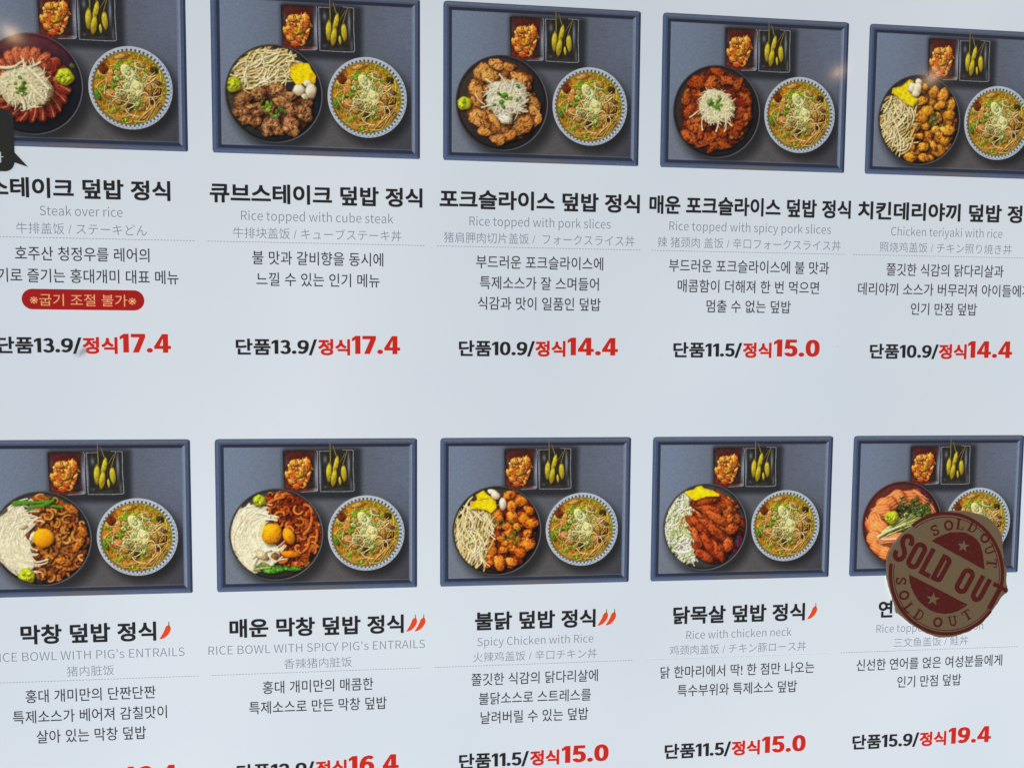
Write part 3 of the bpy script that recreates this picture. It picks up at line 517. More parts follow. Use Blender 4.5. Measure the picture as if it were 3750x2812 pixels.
def paint_dish(which, w, h):
    """square side dish: traced frame of one tray print"""
    x0, x1, y0, y1 = (730, 1072, 150, 592) if which == 0 else (1066, 1406, 96, 608)
    k = Canvas(w, h, x0, y0, w / (x1 - x0), h / (y1 - y0), 11 + which)
    X = k.xx / k.ux + k.ox; Y = k.yy / k.uy + k.oy; r = k.r
    if which == 0: P = [(738, 172), (752, 158), (900, 160), (1060, 176), (1068, 200), (1062, 360), (1064, 570), (1050, 584), (900, 582), (752, 560), (742, 380)]
    else: P = [(1076, 182), (1180, 186), (1300, 180), (1394, 190), (1398, 210), (1394, 380), (1400, 590), (1388, 602), (1280, 600), (1080, 588), (1072, 400)]
    k.poly(P, (44, 32, 30) if which == 0 else (38, 36, 30), tex=.35)
    if which == 0:
        k.poly([(770, 180), (1030, 196), (1000, 260), (800, 250)], (88, 30, 22), tex=.4); k.poly([(770, 180), (880, 186), (800, 560), (755, 550)], (80, 28, 22), tex=.35)
        k.poly([(760, 500), (900, 540), (1020, 560), (1010, 576), (770, 560)], (96, 34, 24), tex=.4); k.gauss(960, 220, 60, 34, (56, 20, 16), .7); k.gauss(775, 270, 16, 50, (96, 84, 88), .5)
    for i in range(len(P)): k.strand([P[i], P[(i + 1) % len(P)]], 15, (150, 155, 170) if i in ((3, 4, 5, 6, 7) if which == 0 else (0, 2, 3, 4, 5, 6, 7, 8, 9, 10)) else (58, 44, 44), shadow=0)
    if which == 0:
        k.gauss(1047, 400, 15, 170, (170, 174, 188), .75); k.gauss(1040, 565, 30, 16, (170, 174, 184), .7); k.gauss(960, 578, 90, 7, (120, 118, 124), .6)
        K = [(810, 262), (900, 268), (990, 250), (1004, 340), (985, 450), (930, 520), (880, 540), (790, 490), (765, 410), (790, 340)]
        k.poly(K, (196, 82, 18), tex=.6, shadow=.3)
        chunks(k, K, 80, 14, 36, [(240, 146, 40), (226, 104, 26), (244, 172, 60), (214, 80, 20), (246, 186, 76)], .4, .3, .35, .7, .22, dark=.2)
        k.blob(840, 290, 42, 30, .3, (240, 176, 70), (226, 120, 36), jag=.2); k.blob(975, 310, 22, 60, .1, (236, 128, 32), (214, 92, 20), jag=.15); k.blob(885, 405, 40, 36, .2, (240, 178, 38), (236, 150, 30), jag=.15, gloss=.3)
        k.blob(895, 490, 36, 22, .8, (224, 92, 30)); k.blob(820, 470, 40, 22, .4, (240, 160, 60), jag=.2)
    else:
        k.gauss(1132, 270, 16, 34, (150, 156, 166), .6); k.gauss(1350, 330, 12, 110, (150, 158, 172), .75); k.gauss(1086, 400, 8, 160, (150, 158, 176), .8); k.gauss(1240, 572, 110, 16, (70, 66, 62), .6)
        k.gauss(1370, 540, 12, 60, (130, 134, 144), .5); k.gauss(1130, 540, 16, 12, (120, 124, 130), .5)
        k.strand([(1180, 104), (1180, 200), (1182, 310)], 9, (150, 138, 62)); k.strand([(1208, 140), (1226, 210), (1246, 270)], 8, (140, 128, 60)); k.strand([(1340, 188), (1320, 250), (1296, 330)], 8, (142, 122, 74)); k.strand([(1320, 220), (1290, 270), (1264, 310)], 8, (120, 100, 60)); k.strand([(1270, 310), (1255, 370), (1262, 420)], 14, (70, 50, 20))
        for x, y, a, b, g in [(1166, 400, 25, 106, .06), (1304, 418, 26, 88, -.08), (1266, 490, 13, 44, -.1), (1230, 335, 25, 92, .22), (1211, 455, 27, 94, .12)]:
            k.blob(x, y, a, b, g, (206, 188, 44), (178, 162, 30), jag=.07, tex=.35, gloss=.3, shadow=.5, dark=.45)
        for x, y in scatter(r, [(1140, 330), (1240, 300), (1330, 380), (1300, 490), (1200, 520), (1150, 460)], 26): pass
    # inside mask of the dish outline
    ins = np.zeros(X.shape, bool)
    for i in range(len(P)):
        a, b = P[i], P[(i + 1) % len(P)]
        ins ^= ((a[1] > Y) != (b[1] > Y)) & (X < (b[0] - a[0]) * (Y - a[1]) / (b[1] - a[1] + 1e-12) + a[0])
    if which:
        for a, b, wd in [((1180, 104), (1180, 200), 5), ((1208, 140), (1226, 210), 4.5)]:
            t = np.clip((Y - a[1]) / (b[1] - a[1]), 0, 1); ins |= np.hypot(X - a[0] - t * (b[0] - a[0]), Y - a[1] - t * (b[1] - a[1])) < wd
    return np.clip(k.c * (.95 + .1 * k.n0)[..., None], 0, 1), ins
TW, TH = 1.0, 0.776
def paint_tray(n, geo):
    h = int(n * TH); k = Canvas(n, h, 0, 0, n, n, 3)
    u = k.xx / n; v = k.yy / n
    fine = vnoise(h, n, 1.3, 91); st = vnoise(h, n, 2.2, 92); gw = vnoise(h * 3, max(8, n // 8), 2.0, 93)[::3][:h]
    grain = np.repeat(gw, n // gw.shape[1] + 1, 1)[:, :n]
    left = np.array([114, 126, 146]); mid = np.array([90, 93, 102]); rt = np.array([98, 106, 124]); br = np.array([64, 64, 70]); bl = np.array([112, 119, 130])
    t = sstep(.05, .6, u)[..., None]; top = left * (1 - t) + mid * t
    t2 = sstep(.6, .95, u)[..., None]; top = top * (1 - t2) + rt * t2
    bot = bl * (1 - t) + np.array([84, 80, 80]) * t; bot = bot * (1 - t2) + br * t2
    s = sstep(.15, .72, v)[..., None]; c = (top * (1 - s) + bot * s) / 255.
    c *= (.90 + .2 * (fine * .5 + st * .5))[..., None]; c *= (1 + .10 * (grain - .5) * sstep(.35, .9, u))[..., None]
    k.c[:] = c
    bx, by, br_, sx, sy, sr = geo['bowl'][0], geo['bowl'][1], geo['bowl'][2], geo['soup'][0], geo['soup'][1], geo['soup'][2]
    for x, y, R, a in [(bx + .03, by + .035, br_, .55), (sx + .022, sy + .03, sr, .5)]:
        d = np.hypot(u - x, v - y); k.c *= (1 - a * (1 - sstep(R * .86, R * 1.2, d)))[..., None]
    x0, y0, x1, y1 = geo['dish']
    dx = np.maximum(np.maximum(x0 - (u - .018), (u - .018) - x1), 0); dy = np.maximum(np.maximum(y0 - (v - .014), (v - .014) - y1), 0)
    k.c *= (1 - .55 * (1 - sstep(0, .04, np.hypot(dx, dy))))[..., None]
    # moulded rim
    e = np.stack([u, v, 1 - u, TH - v]); side = e.argmin(0); d = e.min(0)
    nz = (.88 + .24 * (fine * .6 + st * .4))[..., None]
    def band(d0, d1): return (sstep(d0 - .002, d0 + .002, d) * (1 - sstep(d1 - .002, d1 + .002, d)))[..., None]
    cols = {0: [(82, 97, 128), (66, 79, 108), (42, 49, 66)], 1: [(94, 102, 122), (78, 86, 106), (40, 43, 56)], 2: [(46, 54, 78), (70, 82, 108), (112, 124, 146)], 3: [(86, 98, 124), (74, 87, 114), (40, 48, 68)]}
    for sd in range(4):
        m = (side == sd)
        for j, (a, b) in enumerate([(-.01, .014), (.014, .027), (.027, .043)]):
            cc = np.array(cols[sd][j]) / 255. * nz
            if sd == 3 and j < 2: g = np.exp(-((u - .5) / .16) ** 2)[..., None] * .55; cc = cc * (1 - g) + g * np.array([112, 96, 80]) / 255.
            if sd == 1 and j < 1: g = sstep(.3, .9, u)[..., None] * .3; cc = cc * (1 - g) + g * np.array([92, 86, 84]) / 255.
            mm = band(a, b) * m[..., None]; k.c = k.c * (1 - mm) + cc * mm
        if sd == 2: mm = band(.028, .034) * m[..., None]; k.c = k.c * (1 - mm * .5) + mm * .5 * np.array([150, 158, 174]) / 255.
        mm = band(.0135, .0165) * m[..., None] * (.28 if sd != 2 else .15); k.c = k.c * (1 - mm) + mm * np.array([150, 164, 190]) / 255.
        if sd in (0, 3): mm = band(.0445, .048) * m[..., None] * .35; k.c = k.c * (1 - mm) + mm * np.array([140, 148, 162]) / 255.
    k.c = soften(k.c, .6)
    k.c *= (1 - .25 * (1 - sstep(.0, .005, d)))[..., None]
    cr = .014; qx = np.maximum(cr - np.minimum(u, 1 - u), 0); qy = np.maximum(cr - np.minimum(v, TH - v), 0)
    ins = ~((qx > 0) & (qy > 0) & (np.hypot(qx, qy) > cr))
    return np.clip(k.c, 0, 1), ins
# ------------------------------------------------------------------ mesh helpers
def mesh_obj(name, verts, faces, mat, parent=None, loc=(0, 0, 0), smooth=False):
    me = bpy.data.meshes.new(name); me.from_pydata([tuple(v) for v in verts], [], faces); me.update()
    me.materials.append(mat)
    o = bpy.data.objects.new(name, me); COL.objects.link(o); o.location = loc
    if parent: o.parent = parent
    return o
def raster_mesh(name, col, mask, corners, d, alpha=None):
    """ink dots as one flat mesh: one vertex per dot, colours in the 'ink' attribute; corners = TL,TR,BR,BL in local print units"""
    h, w = mask.shape
    fu = (np.arange(w) + .5) / w; fv = (np.arange(h) + .5) / h
    U, V = np.meshgrid(fu, fv)
    c = [np.array(q) for q in corners]
    pos = ((1 - U) * (1 - V))[..., None] * c[0] + (U * (1 - V))[..., None] * c[1] + (U * V)[..., None] * c[2] + ((1 - U) * V)[..., None] * c[3]
    q = mask[:-1, :-1] & mask[1:, :-1] & mask[:-1, 1:] & mask[1:, 1:]
    use = np.zeros(mask.shape, bool)
    for a in (slice(None, -1), slice(1, None)):
        for b in (slice(None, -1), slice(1, None)): use[a, b] |= q
    idx = np.full(mask.shape, -1); idx[use] = np.arange(use.sum())
    pv = pos[use]; n = len(pv)
    co = np.empty((n, 3), np.float32); co[:, 0] = pv[:, 0] * S; co[:, 1] = -d; co[:, 2] = -pv[:, 1] * S
    F = np.stack([idx[1:, :-1][q], idx[1:, 1:][q], idx[:-1, 1:][q], idx[:-1, :-1][q]], 1).astype(np.int32); m = len(F)
    me = bpy.data.meshes.new(name); me.vertices.add(n); me.vertices.foreach_set('co', co.ravel())
    me.loops.add(m * 4); me.loops.foreach_set('vertex_index', F.ravel())
    me.polygons.add(m); me.polygons.foreach_set('loop_start', np.arange(0, m * 4, 4, dtype=np.int32))
    me.update(calc_edges=True)
    at = me.color_attributes.new('ink', 'FLOAT_COLOR', 'POINT')
    cc = np.ones((n, 4), np.float32); cc[:, :3] = np.clip(lin(col[use]) * GAIN, 0, 1)
    if alpha is not None: cc[:, 3] = alpha[use]
    at.data.foreach_set('color', cc.ravel()); me.validate()
    me.materials.append(M_SMUDGE if alpha is not None else M_PICT)
    return me
FONTDIR = os.path.join(bpy.utils.system_resource('DATAFILES'), 'fonts')
try: INTER = bpy.data.fonts.load(os.path.join(FONTDIR, 'Inter.woff2'))
except Exception: INTER = None
try: SANS = bpy.data.fonts.load(os.path.join(FONTDIR, 'Noto Sans CJK Regular.woff2'))
except Exception: SANS = None
_cache = {}
_cache = {}
def is_latin(ch): return ord(ch) < 0x250
def stroke(pts, wd, closed=False):
    """outline strip of constant width along a polyline, mitred corners (grid units)"""
    p = [np.array(q, float) for q in pts]; n = len(p); L = []; Rr = []
    for i in range(n):
        a = p[i - 1] if (i > 0 or closed) else None; c = p[(i + 1) % n] if (i < n - 1 or closed) else None
        d1 = (p[i] - a) / (np.linalg.norm(p[i] - a) + 1e-9) if a is not None else None; d2 = (c - p[i]) / (np.linalg.norm(c - p[i]) + 1e-9) if c is not None else None
        if d1 is None: d1 = d2
        if d2 is None: d2 = d1
        t = d1 + d2; t = t / (np.linalg.norm(t) + 1e-9); nn = np.array([-t[1], t[0]]); k = 1 / max(.45, float(nn @ np.array([-d1[1], d1[0]])))
        L.append(p[i] + nn * wd / 2 * k); Rr.append(p[i] - nn * wd / 2 * k)
    q = [(i, (i + 1) % n) for i in range(n if closed else n - 1)]
    return L + Rr, [(i, j, n + j, n + i) for i, j in q]
def loop(cx, cy, rx, ry, a0, a1, n=30, e=.84):
    o = []
    for i in range(n + 1):
        t = math.radians(a0 + (a1 - a0) * i / n); c, s = math.cos(t), math.sin(t)
        o.append((cx + rx * math.copysign(abs(c) ** e, c), cy + ry * math.copysign(abs(s) ** e, s)))
    return o
def figure(ch, T):
    """one bold grotesque price figure, 100 units tall: list of (points, closed stroke / open stroke / filled)"""
    h = T / 2; m = 27
    nine = [(loop(m, 67, m - h, 33 - h, 0, 360)[:-1], 's*'), ([(2 * m - h, 67), (2 * m - h - .5, 48), (2 * m - h - 5, 28), (2 * m - h - 13, 14), (2 * m - h - 24, h), (m - 12, h + 1), (h - 3, h + 9)], 's')]
    if ch == '0': return [(loop(m, 50, m - h, 50 - h, 0, 360)[:-1], 's*')]
    if ch == '1': return [([(30 - T * 1.05, 0), (30, 0), (30, 100), (30 - T * .85, 100), (30 - T * 1.05, 92)], 'f'), ([(30 - T * .6, 100), (30 - T * .95, 100), (-2, 86), (-2, 68), (30 - T * .6, 84)], 'f')]
    if ch == '7': return [([(0, 100), (51, 100), (51, 100 - T), (0, 100 - T)], 'f'), ([(51, 100 - T + 1), (51 - T * 1.1, 100 - T + 1), (6, 0), (6 + T * 1.15, 0)], 'f')]
    if ch == '4': return [([(30, 0), (30 + T, 0), (30 + T, 100), (30, 100)], 'f'), ([(-1, 20), (59, 20), (59, 20 + T * .9), (-1, 20 + T * .9)], 'f'), ([(-1, 34), (T * .95, 34), (32, 82), (32, 100), (28, 100)], 'f')]
    if ch == '5': return [([(7, 100), (49, 100), (49, 100 - T * .95), (7, 100 - T * .95)], 'f'), ([(7, 100), (7 + T * .95, 100), (T * .95 + 3, 48), (3, 44)], 'f'), (loop(26, 33, 26 - h, 33 - h, 148, -160, 34), 's')]
    if ch == '9': return nine
    if ch == '6': return [([(2 * m - x, 100 - y) for x, y in p], k) for p, k in nine]
    if ch == '3': return [(loop(25, 73, 23 - h, 27.5 - h, 160, -90, 30) , 's'), (loop(26, 29, 26 - h, 29 - h + 2, 90, -162, 34), 's'), ([(16, 54 + h - 4), (28, 54 + h - 4), (28, 54 - h + 1), (16, 54 - h + 1)], 'f')]
    if ch == '2': return [(loop(26, 71, 25 - h, 29 - h, 172, -28, 30) + [(h + 6, h + 6)], 's'), ([(1, 0), (52, 0), (52, T * .95), (1, T * .95)], 'f')]
    if ch == '.': return [(loop(11, 12.5, 11, 12.5, 0, 360, 20, 1)[:-1], 'f')]
    return [([(0, -9), (T * .85, -9), (26 + T * .85, 106), (26, 106)], 'f')]
def numerals(body, T, wide=1.28, gap=8):
    """price figures set one by one"""
    V, F, x, n, z, prev = [], [], 0., 0, 0, None
    for ch in body:
        parts = []
        for pts, kind in figure(ch, T):
            if kind == 'f': parts.append(([np.array(p, float) for p in pts], [tuple(range(len(pts)))]))
            else: parts.append(stroke(pts, T, kind == 's*'))
        x0 = min(p[0] for v, _ in parts for p in v); x1 = max(p[0] for v, _ in parts for p in v)
        if prev is not None: x += gap * (-.2 if '/' in (ch, prev) else .55 if '.' in (ch, prev) else .9)
        for v, f in parts:
            V += [((p[0] - x0 + x) * wide / 100, p[1] / 100, z) for p in v]; F += [tuple(j + n for j in q) for q in f]; n += len(v); z += 1
        x += x1 - x0; prev = ch
    return np.array(V), F
def glyphs(body, offset=0.0, spread=0.0, space=1.0, latin=True):
    """a line of lettering; price figures stand beside runs of Korean in their own cut"""
    if body[0].isdigit(): return numerals(body, 19.0)
    if not any(ch.isdigit() for ch in body): return run(body, offset, spread, space)
    n = next(i for i, ch in enumerate(body) if is_latin(ch))
    va, fa = run(body[:n], offset, spread, space); vb, fb = numerals(body[n:], 17.0)
    h = va[:, 1].max() - va[:, 1].min(); q = .86 * h
    vb = vb.copy(); vb[:, 0] *= q * 1.04; vb[:, 1] *= q; vb[:, 0] += va[:, 0].max() + .04 - vb[:, 0].min(); vb[:, 1] += va[:, 1].min() + .07 * h
    return np.vstack([va, vb]), list(fa) + [tuple(j + len(va) for j in z) for z in fb]
def run(body, offset=0.0, spread=0.0, space=1.0, font=None):
    """filled outline of one run in font units (ink thickened by 'offset' and then by 'spread')"""
    key = (body, offset, spread, space, font.name if font else '')
    if key in _cache: return _cache[key]
    cu = bpy.data.curves.new('lettering', 'FONT'); cu.body = body; cu.offset = offset; cu.space_character = space; cu.resolution_u = 5
    font = font or (SANS if all(map(is_latin, body)) else None)
    if font: cu.font = font
    o = bpy.data.objects.new('lettering', cu); COL.objects.link(o)
    dg = bpy.context.evaluated_depsgraph_get(); me = bpy.data.meshes.new_from_object(o.evaluated_get(dg))
    v = np.array([(p.co.x, p.co.y, 0) for p in me.vertices]); f = [tuple(p.vertices) for p in me.polygons]
    bpy.data.objects.remove(o); bpy.data.meshes.remove(me); bpy.data.curves.remove(cu)
    if spread > 0:
        V = [v]; F = list(f); n = len(v); k = 1
        rings = [(spread, 12)] + ([(spread * .5, 8)] if spread > .02 else [])
        for R, cnt in rings:
            for i in range(cnt):
                a = 6.2832 * i / cnt; sq = min(1 / max(abs(math.cos(a)), abs(math.sin(a))), 1.18)
                V.append(v + np.array([R * sq * math.cos(a), R * sq * math.sin(a), k * 1.0])); F += [tuple(j + n * k for j in q) for q in f]; k += 1
        v = np.vstack(V); f = F
    _cache[key] = (v, f); return v, f
def text_part(name, body, u0, u1, vt, vb, ref, mat, parent, d=.0004, offset=0., spread=0., space=1., xs=None, latin=True):
    """a line of print whose ink spans u0..u1 and whose reference glyphs span vt..vb; xs fixes the width scale instead of u0"""
    v, f = glyphs(body, offset, spread, space, latin); r, _ = glyphs(ref, offset, spread, space, latin)
    sy = (vb - vt) / (r[:, 1].max() - r[:, 1].min()); y0 = r[:, 1].min()
    x0, x1 = v[:, 0].min(), v[:, 0].max()
    sx = (u1 - u0) / (x1 - x0) if xs is None else xs
    if u0 is None: u0 = u1 - sx * (x1 - x0)
    cu, cv = (u0 + u1) / 2, vb
    out = np.empty((len(v), 3))
    out[:, 0] = (u0 + (v[:, 0] - x0) * sx - cu) * S; out[:, 2] = (v[:, 1] - y0) * sy * S; out[:, 1] = -v[:, 2] * 4e-6
    o = mesh_obj(name, out, f, mat, parent, P(cu, cv, d))
    return o, sx
def poly_part(name, pts, mat, parent, d, loc=None):
    """flat printed shape from a traced outline (print units)"""
    c = loc or (sum(p[0] for p in pts) / len(pts), sum(p[1] for p in pts) / len(pts))
    bm = bmesh.new(); vs = [bm.verts.new(((u - c[0]) * S, 0, -(v - c[1]) * S)) for u, v in pts]
    f = bm.faces.new(vs); bm.normal_update()
    if f.normal.y > 0: f.normal_flip()
    bmesh.ops.triangulate(bm, faces=bm.faces[:])
    me = bpy.data.meshes.new(name); bm.to_mesh(me); bm.free(); me.materials.append(mat)
    o = bpy.data.objects.new(name, me); COL.objects.link(o); o.location = P(c[0], c[1], d); o.parent = parent
    return o

# ------------------------------------------------------------------ the board
board = bpy.data.objects.new('menu_board', None); COL.objects.link(board); board.location = (0, 0, 0)
board['label'] = 'glossy white backlit menu board with rows of tray meal pictures and red prices'
board['category'] = 'menu board'
# sheet: a solid bevelled slab, warm-white diffuser face
m = bpy.data.materials.new('diffuser_sheet'); m.use_nodes = True; nt = m.node_tree; b = nt.nodes['Principled BSDF']
b.inputs['Roughness'].default_value = .08
geo = nt.nodes.new('ShaderNodeNewGeometry')
n1 = nt.nodes.new('ShaderNodeTexNoise'); n1.inputs['Scale'].default_value = 3.2; n1.inputs['Detail'].default_value = 2; nt.links.new(geo.outputs['Position'], n1.inputs['Vector'])
r1 = nt.nodes.new('ShaderNodeValToRGB'); nt.links.new(n1.outputs['Fac'], r1.inputs[0])
r1.color_ramp.elements[0].position = .3; r1.color_ramp.elements[1].position = .7
r1.color_ramp.elements[0].color = tuple(np.clip(np.array(rgb(*PAPER_A)[:3]) * GAIN, 0, 1)) + (1,); r1.color_ramp.elements[1].color = tuple(np.clip(np.array(rgb(*PAPER_B)[:3]) * GAIN, 0, 1)) + (1,)
n2 = nt.nodes.new('ShaderNodeTexVoronoi'); n2.inputs['Scale'].default_value = 16; nt.links.new(geo.outputs['Position'], n2.inputs['Vector'])   # sparse dust specks
r2 = nt.nodes.new('ShaderNodeValToRGB'); nt.links.new(n2.outputs['Distance'], r2.inputs[0])
r2.color_ramp.elements[0].position = .004; r2.color_ramp.elements[0].color = (.62, .62, .62, 1); r2.color_ramp.elements[1].position = .014; r2.color_ramp.elements[1].color = (1, 1, 1, 1)
mx = nt.nodes.new('ShaderNodeMix'); mx.data_type = 'RGBA'; mx.blend_type = 'MULTIPLY'; mx.inputs[0].default_value = .8
nt.links.new(r1.outputs[0], mx.inputs[6]); nt.links.new(r2.outputs[0], mx.inputs[7])
nt.links.new(mx.outputs[2], b.inputs['Base Color']); nt.links.new(mx.outputs[2], b.inputs['Emission Color']); nt.links.new(backlight(nt), b.inputs['Emission Strength'])
bm = bmesh.new(); bmesh.ops.create_cube(bm, size=1)
u0, u1, v0, v1, th = -2.75, 3.85, -.45, 4.45, .05
for v in bm.verts: v.co = Vector((((u0 + u1) / 2 + v.co.x * (u1 - u0)) * S, th / 2 + v.co.y * th, (-(v0 + v1) / 2 + v.co.z * (v1 - v0)) * S))
bmesh.ops.bevel(bm, geom=bm.edges[:], offset=.004, segments=3, affect='EDGES')
me = bpy.data.meshes.new('panel'); bm.to_mesh(me); bm.free(); me.materials.append(m)
panel = bpy.data.objects.new('panel', me); COL.objects.link(panel); panel.parent = board

# ------------------------------------------------------------------ meal pictures: tray print + the crockery printed on it
T1P, T2P, V2, OB = 1.112285, 1.114303, 2.170834, -0.011193
BU, BV, BRX, BRY = .294, .4853, .2325, .2360; SU, SV, SRX, SRY = .7415, .4853, .1930, .1949
D0 = [(.3237, .0554), (.505, .0462), (.5073, .2739), (.3254, .282)]; D1 = [(.5015, .0186), (.6833, .0092), (.6868, .2741), (.5042, .2823)]
def rect(cu, cv, rx, ry): return [(cu - rx, cv - ry), (cu + rx, cv - ry), (cu + rx, cv + ry), (cu - rx, cv + ry)]
tc, tm = paint_tray(520, dict(bowl=(BU, BV, .2345), soup=(SU, SV, .194), dish=(.33, .055, .68, .275)))
ME_TRAY = raster_mesh('meal_picture', tc, tm, [(0, 0), (1, 0), (1, TH), (0, TH)], 0)
sc_, sd_ = paint_soup(300); ME_SOUP = raster_mesh('soup_bowl', sc_, sd_ <= 1.0, rect(0, 0, SRX * 1.03, SRY * 1.03), 0)
k0, i0 = paint_dish(0, 130, 168); ME_KIM = raster_mesh('kimchi_dish', k0, i0, D0, 0)
k1, i1 = paint_dish(1, 130, 194); ME_PEP = raster_mesh('pepper_dish', k1, i1, D1, 0)
WHAT = ['sliced steak under a mound of onion', 'cube steak with bean sprouts and yellow radish', 'brown pork slices under white onion', 'red spicy pork slices under onion', 'glazed chicken with bean sprouts',
        'brown curled entrails, noodles and egg yolk', 'red spicy entrails with white noodles', 'spicy chicken chunks with bean sprouts', 'grilled chicken neck strips with shredded cabbage', 'orange salmon slices partly under a sticker']
def part(name, me, parent, loc, label=None):
    o = bpy.data.objects.new(name, me); COL.objects.link(o); o.parent = parent; o.location = loc
    if label: o['label'] = label
    return o
for i in range(10):
    row, c = divmod(i, 5)
    tu = T1P * (c - 2) if row == 0 else OB + T2P * (c - 2); tv = 0 if row == 0 else V2
    pic = part('meal_picture', ME_TRAY, board, P(tu, tv, .0004), 'tray picture of ' + WHAT[i])
    if row: pic.scale = (.9989, 1, .9994)
    bc, bd = paint_bowl(i, 330)
    part('rice_bowl', raster_mesh('rice_bowl', bc, bd <= 1.0, rect(0, 0, BRX * 1.04, BRY * 1.04), 0), pic, P(BU, BV, .0008))
    part('soup_bowl', ME_SOUP, pic, P(SU, SV, .0008))
    part('kimchi_dish', ME_KIM, pic, P(0, 0, .0004)); part('pepper_dish', ME_PEP, pic, P(0, 0, .0004))

